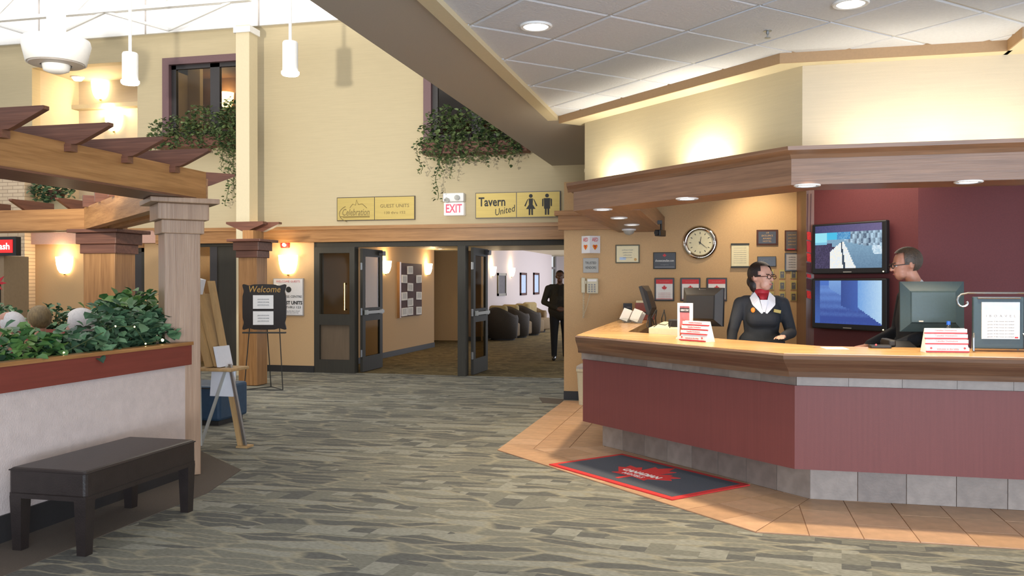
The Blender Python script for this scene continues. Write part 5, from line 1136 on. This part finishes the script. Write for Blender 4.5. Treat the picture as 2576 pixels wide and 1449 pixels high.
# ================================================================== PEOPLE
def hull(prims_pts):
    bm = bmesh.new()
    for (c, r) in prims_pts:
        tmp = bmesh.new(); bmesh.ops.create_uvsphere(tmp, u_segments=14, v_segments=9, radius=r)
        for v in tmp.verts: bm.verts.new(v.co+Vector(c))
        tmp.free()
    bmesh.ops.convex_hull(bm, input=bm.verts[:])
    bmesh.ops.delete(bm, geom=[v for v in bm.verts if not v.link_faces], context='VERTS')
    return bm
def body(name, prims, T, parent, voxel=.011, smooth=4):
    """prims: (a, b, ra, rb, material, (sx, sy, sz)) tapered capsules fused into one skin"""
    b = MB()
    for p in prims:
        a, c, ra, rb, m, s = p; bm = hull([(a, ra), (c, rb)]); mid = (Vector(a)+Vector(c))/2
        for v in bm.verts:
            d = v.co-mid; v.co = mid+Vector((d.x*s[0], d.y*s[1], d.z*s[2]))
        b.bm(bm)
    me = bpy.data.meshes.new('raw'); me.from_pydata(b.v, [], b.f); o = bpy.data.objects.new('raw', me); COL.objects.link(o)
    r = o.modifiers.new('r', 'REMESH'); r.mode = 'VOXEL'; r.voxel_size = voxel
    sm = o.modifiers.new('s', 'SMOOTH'); sm.factor = .5; sm.iterations = smooth
    ev = bpy.data.meshes.new_from_object(o.evaluated_get(bpy.context.evaluated_depsgraph_get())); bpy.data.objects.remove(o); bpy.data.meshes.remove(me)
    n = len(ev.polygons); C = np.empty(n*3); ev.polygons.foreach_get('center', C); C = C.reshape(-1, 3)
    best = np.full(n, 1e9); idx = np.zeros(n, int); ml = []
    for p in prims:
        a, c, ra, rb, m, s = p
        if m not in ml: ml.append(m)
        a, c = np.array(a, float), np.array(c, float); mid = (a+c)/2; S = np.array(s); Q = (C-mid)/S+mid; ab = c-a
        t = np.clip(((Q-a)@ab)/max(ab@ab, 1e-9), 0, 1); d = np.linalg.norm(Q-(a+t[:, None]*ab), axis=1)-(ra+(rb-ra)*t)
        k = d < best; best[k] = d[k]; idx[k] = ml.index(m)
    V = np.empty(len(ev.vertices)*3); ev.vertices.foreach_get('co', V); V = V.reshape(-1, 3)
    F = [tuple(p.vertices) for p in ev.polygons]; bpy.data.meshes.remove(ev)
    ob = MB(T); ob.add([tuple(q) for q in V], F); o = ob.build(name, ml[0], parent, smooth=True)
    for m in ml[1:]: o.data.materials.append(MATS[m])
    o.data.polygons.foreach_set('material_index', idx.tolist()); return o
ONE = (1, 1, 1)
def head_prims(H, skin, nk, yaw=0, pitch=0, jaw=1.0):
    """head joint H (base of skull); returns prims and the head frame"""
    Rm = Matrix.Translation(H) @ Matrix.Rotation(yaw, 4, 'Z') @ Matrix.Rotation(pitch, 4, 'X'); P = []
    def q(a, b, ra, rb, s=ONE): P.append((tuple(Rm @ Vector(a)), tuple(Rm @ Vector(b)), ra, rb, skin, s))
    q((0, .02, .125), (0, -.005, .135), .083, .078); q((0, -.03, .10), (0, -.048, .025), .062, .036*jaw)
    q((-.022, -.04, .035), (.022, -.04, .035), .034, .034)
    q((0, -.088, .115), (0, -.108, .075), .009, .014)                          # nose
    q((-.018, -.083, .040), (.018, -.083, .040), .0085, .0085)                   # mouth
    q((-.035, -.072, .122), (.035, -.072, .122), .014, .014)                     # brow
    for s in (-1, 1): q((s*.078, .012, .115), (s*.076, .016, .08), .017, .011, ONE)
    P.append((tuple(nk), tuple(Rm @ Vector((0, .018, .06))), .056, .05, skin, ONE))
    return P, Rm
def face_bits(t, T, Rm, glasses=None, lips='lip'):
    M_ = T @ Rm
    for s in (-1, 1):
        e = MB(M_).ell((s*.032, -.079, .103), (.013, .008, .008), 12, 8); o = e.build('eye', 'eye_white', t, smooth=True)
        MB(M_).ell((s*.032, -.0855, .103), (.006, .003, .0065), 10, 6).build('iris', 'ink', o)
        MB(M_).box(s*.032-.018, -.092, .121, s*.032+.018, -.086, .127).build('eyebrow', 'dark_hair', t)
    MB(M_).ell((0, -.0915, .040), (.022, .005, .006), 12, 6).build('mouth', lips, t, smooth=True)
    if glasses:
        g = MB(M_)
        for s in (-1, 1):
            pts = [(s*.034+.026*math.cos(u), -.104, .102+.017*math.sin(u)) for u in [2*PI*k/16 for k in range(17)]]; g.tube(pts, .0032, 5)
            g.tube([(s*.058, -.102, .106), (s*.082, -.03, .108), (s*.083, .02, .105)], .0032, 5)
        g.tube([(-.009, -.106, .106), (.009, -.106, .106)], .003, 5); g.build('glasses', glasses, t)
def hand_prims(W, D, N, skin, L=.17, side=1, curl=.5):
    """hand from wrist W along D, palm facing N"""
    W, D, N = Vector(W), Vector(D).normalized(), Vector(N).normalized(); N = (N-D*N.dot(D)).normalized(); S_ = D.cross(N)*side; P = []
    k = L/.18; pc = W+D*.085*k
    for u in (-.026, -.009, .009, .026): P.append((tuple(W+D*.012*k+S_*u*.6*k), tuple(pc+S_*u*k), .014*k, .0115*k, skin, ONE))
    for i, (u, ln) in enumerate(((-.030, .062), (-.010, .074), (.010, .07), (.029, .054))):
        a = pc+S_*u*k; d1 = (D+N*curl*.5).normalized(); b = a+d1*ln*.5*k; d2 = (D+N*curl*1.5).normalized(); c = b+d2*ln*.5*k
        P += [(tuple(a), tuple(b), .0095*k, .0085*k, skin, ONE), (tuple(b), tuple(c), .0085*k, .007*k, skin, ONE)]
    a = W+D*.03*k-S_*.026*k; b = a+(D*.7-S_*.8+N*.3).normalized()*.04*k; c = b+(D-S_*.15+N*.3).normalized()*.03*k
    P += [(tuple(a), tuple(b), .013*k, .010*k, skin, ONE), (tuple(b), tuple(c), .010*k, .008*k, skin, ONE)]
    return P
def hair_cap(t, T, Rm, m, front=.05, r=(.094, .108, .102), name='hair', low=-.3, c=(0, .018, .137)):
    def cut(q): return (q.y < -front and q.z < .62) or q.z < low and q.y < .15 or q.z < low-.45
    MB(T @ Rm).ell(c, r, 28, 20, cut=cut).build(name, m, t, smooth=True)
# ---- woman at the desk
T = frame(.31, 7.74, 0, 8)
t = thing('person', 'woman in dark jacket and red scarf with glasses standing behind the desk', 'person', (.31, 7.74, 0))
J, SK, TR = 'navy_jacket', 'skin', 'black_trousers'
P, Rm = head_prims((.0, -.03, 1.445), SK, (0, .0, 1.38), yaw=.72, pitch=-.04, jaw=.95)
P += [((-.06, 0, .98), (.06, 0, .98), .13, .13, J, (1.05, .85, 1)), ((0, 0, .95), (0, 0, 1.12), .135, .125, J, (1.12, .82, 1)), ((0, -.0, 1.12), (0, -.01, 1.27), .125, .14, J, (1.18, .82, 1)),
      ((-.13, .0, 1.335), (.13, .0, 1.335), .062, .062, J, ONE), ((-.06, -.07, 1.20), (.06, -.07, 1.20), .078, .078, J, ONE),
      ((-.175, 0, 1.325), (-.25, -.06, 1.09), .058, .047, J, ONE), ((-.25, -.06, 1.09), (-.29, -.28, .95), .046, .036, J, ONE),
      ((.175, 0, 1.325), (.245, .0, 1.08), .058, .048, J, ONE), ((.245, .0, 1.08), (.10, -.40, 1.07), .047, .036, J, ONE)]
P += hand_prims((.09, -.42, 1.072), (-.35, -1, .02), (0, 0, -1), SK, .165, 1, .25) + hand_prims((-.295, -.30, .94), (-.1, -1, -.5), (0, 0, -1), SK, .165, -1, .4)
for s in (-1, 1): P += [((s*.085, 0, .95), (s*.085, -.01, .50), .088, .06, TR, ONE), ((s*.085, -.01, .50), (s*.085, .01, .10), .06, .042, TR, ONE), ((s*.085, .02, .045), (s*.09, -.14, .03), .04, .03, 'plaque_black', ONE)]
body('body', P, T, t, .0085, 3)
face_bits(t, T, Rm, 'frame_wood')
hair_cap(t, T, Rm, 'dark_hair', .52, (.094, .110, .104), low=-.3)
MB(T @ Rm).ell((0, .09, .07), (.06, .05, .06), 16, 12).ell((0, .06, .04), (.07, .05, .07), 16, 12).build('hair_bun', 'dark_hair', t, smooth=True)
MB(T).lathe([(.058, 1.375), (.066, 1.40), (.062, 1.44), (.054, 1.455), (.05, 1.44), (.05, 1.38)], (0, -.008, 0), 20).rings([[(-.045, -.075, 1.415), (.045, -.075, 1.415), (.04, -.05, 1.41), (-.04, -.05, 1.41)], [(-.012, -.105, 1.33), (.016, -.105, 1.33), (.014, -.085, 1.33), (-.012, -.085, 1.33)]]).build('scarf', 'scarf_red', t, smooth=True)
for s in (-1, 1):
    MB(T).rings([[(s*.03, .06, 1.44), (s*.065, .05, 1.425), (s*.062, .05, 1.415), (s*.03, .06, 1.43)], [(s*.062, -.03, 1.425), (s*.105, -.05, 1.378), (s*.10, -.06, 1.368), (s*.055, -.04, 1.415)], [(s*.04, -.088, 1.375), (s*.095, -.108, 1.325), (s*.09, -.115, 1.315), (s*.035, -.095, 1.37)], [(s*.012, -.128, 1.255), (s*.026, -.132, 1.25), (s*.024, -.136, 1.245), (s*.010, -.134, 1.25)]]).build('collar', 'white_shirt', t)
MB(T).vprism([(-.03, 1.36), (.03, 1.36), (.006, 1.235), (-.006, 1.235)], -.124, -.095).build('shirt_front', 'white_shirt', t)
MB(T @ frame(.105, -.118, 1.265, 12)).box(-.03, -.012, -.012, .03, 0, .014, Matrix.Rotation(.2, 4, 'Y')).build('name_badge', 'brass', t)
MB(T @ frame(-.09, -.122, 1.275, -8)).ell((0, 0, 0), (.018, .008, .022), 12, 8).build('flower_pin', 'orange_ink', t)
# ---- man at the right desk
T = frame(1.41, 7.22, .0, -78)
t = thing('person', 'man with brown hair and dark glasses in profile behind the large monitor', 'person', (1.41, 7.22, 0))
P, Rm = head_prims((.0, -.06, 1.535), 'skin_warm', (0, .03, 1.44), yaw=-.06, pitch=.1)
J = 'navy_jacket'
P += [((-.07, 0, 1.0), (.07, 0, 1.0), .15, .15, J, (1, .85, 1)), ((0, 0, 1.0), (0, 0, 1.2), .15, .15, J, (1.1, .85, 1)), ((0, .0, 1.2), (0, .01, 1.34), .155, .14, J, (1.2, .85, 1)), ((-.16, .02, 1.40), (.16, .02, 1.40), .07, .07, J, ONE),
      ((-.215, .02, 1.385), (-.26, -.02, 1.12), .066, .054, J, ONE), ((-.26, -.02, 1.12), (-.2, -.26, 1.02), .053, .04, J, ONE), ((.215, .02, 1.385), (.26, -.02, 1.12), .066, .054, J, ONE), ((.26, -.02, 1.12), (.2, -.26, 1.02), .053, .04, J, ONE),
      ((0, .03, 1.44), (0, .015, 1.475), .068, .062, 'white_shirt', ONE)]
P += hand_prims((-.195, -.28, 1.01), (.2, -1, -.15), (0, 0, -1), 'skin_warm', .18, 1, .4)+hand_prims((.195, -.28, 1.01), (-.2, -1, -.15), (0, 0, -1), 'skin_warm', .18, -1, .4)
for s in (-1, 1): P += [((s*.09, 0, .97), (s*.09, -.01, .52), .095, .066, TR, ONE), ((s*.09, -.01, .52), (s*.09, .01, .10), .066, .046, TR, ONE), ((s*.09, .02, .05), (s*.095, -.16, .034), .044, .034, 'plaque_black', ONE)]
body('body', P, T, t, .0085, 3)
face_bits(t, T, Rm, 'black_plastic')
hair_cap(t, T, Rm, 'brown_hair', .42, (.092, .112, .104), low=-.32)
for k in range(3): MB(T).rings([[(-.23, -.06-.03*k, 1.40-.03*k), (-.225, -.07-.03*k, 1.40-.03*k), (-.22, -.06-.03*k, 1.41-.03*k)], [(-.31, -.05+.03*k, 1.2-.06*k), (-.305, -.06+.03*k, 1.2-.06*k), (-.30, -.05+.03*k, 1.21-.06*k)]]).build('jacket_stripe', 'sign_grey', t) if False else None
# ---- man in the corridor
T = frame(-3.10, 16.9, 0, 14)
t = thing('person', 'man in dark jacket with clasped hands half hidden at the corridor wall', 'person', (-3.10, 16.9, 0))
P, Rm = head_prims((0, -.03, 1.52), 'skin_dark', (0, .01, 1.46), yaw=-.1)
J, TR = 'olive_jacket', 'black_trousers'
P += [((-.07, -.02, .98), (.07, -.02, .98), .165, .165, J, (1, .9, 1)), ((0, -.03, .95), (0, -.04, 1.15), .17, .18, J, (1.1, .95, 1)), ((0, -.02, 1.15), (0, 0, 1.32), .175, .15, J, (1.2, .85, 1)), ((-.17, 0, 1.41), (.17, 0, 1.41), .07, .07, J, ONE)]
for s in (-1, 1):
    P += [((s*.225, 0, 1.39), (s*.31, .02, 1.13), .07, .058, J, ONE), ((s*.31, .02, 1.13), (s*.09, -.22, 1.02), .056, .042, J, ONE)]+hand_prims((s*.08, -.235, 1.01), (-s*1, -.3, -.3), (0, 1, 0), 'skin_dark', .17, s, .8)
    P += [((s*.10, 0, .95), (s*.11, 0, .50), .11, .075, TR, ONE), ((s*.11, 0, .50), (s*.11, .01, .10), .075, .055, TR, ONE), ((s*.11, .02, .05), (s*.13, -.17, .036), .046, .036, 'plaque_black', ONE)]
body('body', P, T, t, .012, 3); face_bits(t, T, Rm, None)
hair_cap(t, T, Rm, 'dark_hair', .5, (.086, .098, .094), low=.15)
MB(T).rings([[(-.03, -.13, 1.44), (.03, -.13, 1.44), (.03, -.11, 1.44), (-.03, -.11, 1.44)], [(-.045, -.22, 1.1), (.045, -.22, 1.1), (.04, -.19, 1.1), (-.04, -.19, 1.1)]]).build('tie', 'plaque_black', t)
# ---- three people sitting behind the planter, and their seats
def sitter(x, y, deg, ztop, skin, top, hair, lb, bald=False):
    sh = ztop-.235; T = frame(x, y, 0, deg); t = thing('person', lb, 'person', (x, y, 0))
    P, Rm = head_prims((0, 0, sh), skin, (0, .02, sh-.07), pitch=.05)
    P += [((0, .02, .56), (0, .03, .80), .15, .15, top, (1.15, .85, 1)), ((0, .03, .80), (0, .02, sh-.2), .155, .13, top, (1.2, .8, 1)), ((-.15, .02, sh-.12), (.15, .02, sh-.12), .065, .065, top, ONE)]
    for s in (-1, 1):
        P += [((s*.2, .02, sh-.13), (s*.25, -.02, .74), .06, .05, top, ONE), ((s*.25, -.02, .74), (s*.14, -.26, .64), .048, .036, top, ONE)]+hand_prims((s*.13, -.28, .64), (-s*.3, -1, -.1), (0, 0, -1), skin, .17, s, .4)
        P += [((s*.09, .0, .53), (s*.10, -.42, .52), .085, .065, TR, ONE), ((s*.10, -.42, .52), (s*.10, -.42, .10), .062, .045, TR, ONE), ((s*.10, -.42, .045), (s*.11, -.57, .034), .042, .034, 'plaque_black', ONE)]
    body('body', P, T, t, .011, 3); face_bits(t, T, Rm)
    if bald: MB(T @ Rm).ell((0, .02, .125), (.094, .106, .09), 26, 18, cut=lambda q: q.y < .22 or q.z < -.6).build('hair', hair, t, smooth=True)
    else: hair_cap(t, T, Rm, hair, .45, (.108, .122, .110) if hair == 'white_hair' else (.094, .112, .106), low=-.5)
    return t
sitter(-5.05, 5.38, -100, 1.315, 'skin_warm', 'plum_sweater', 'white_hair', 'person with thinning white hair sitting behind the planter at the left edge', True)
sitter(-5.75, 6.45, -118, 1.30, 'skin_warm', 'tan_sweater', 'light_brown_hair', 'person with light brown hair sitting in the middle behind the planter')
sitter(-5.0, 6.04, -84, 1.29, 'skin', 'green_sweater', 'white_hair', 'person with full white hair sitting nearest the oak column behind the planter')
for x, y, dg_, lb in ((-5.05, 5.38, -100, 'red vinyl seat under the person at the left edge'), (-5.75, 6.45, -118, 'red vinyl seat under the brown-haired person'), (-5.0, 6.04, -84, 'red vinyl seat under the person with full white hair')):
    T = frame(x, y, 0, dg_); t = thing('lounge_seat', lb, 'seat', (x, y, 0), 'red lounge seats')
    MB(T).bbox(-.24, -.26, .36, .24, .2, .445, .02).build('seat', 'red_vinyl', t); MB(T).bbox(-.24, .19, .44, .24, .25, .86, .02).build('backrest', 'red_vinyl', t)
    for sx in (-.2, .2):
        for sy in (-.22, .16): MB(T).box(sx-.02, sy-.02, 0, sx+.02, sy+.02, .37).build('leg', 'dark_base', t)
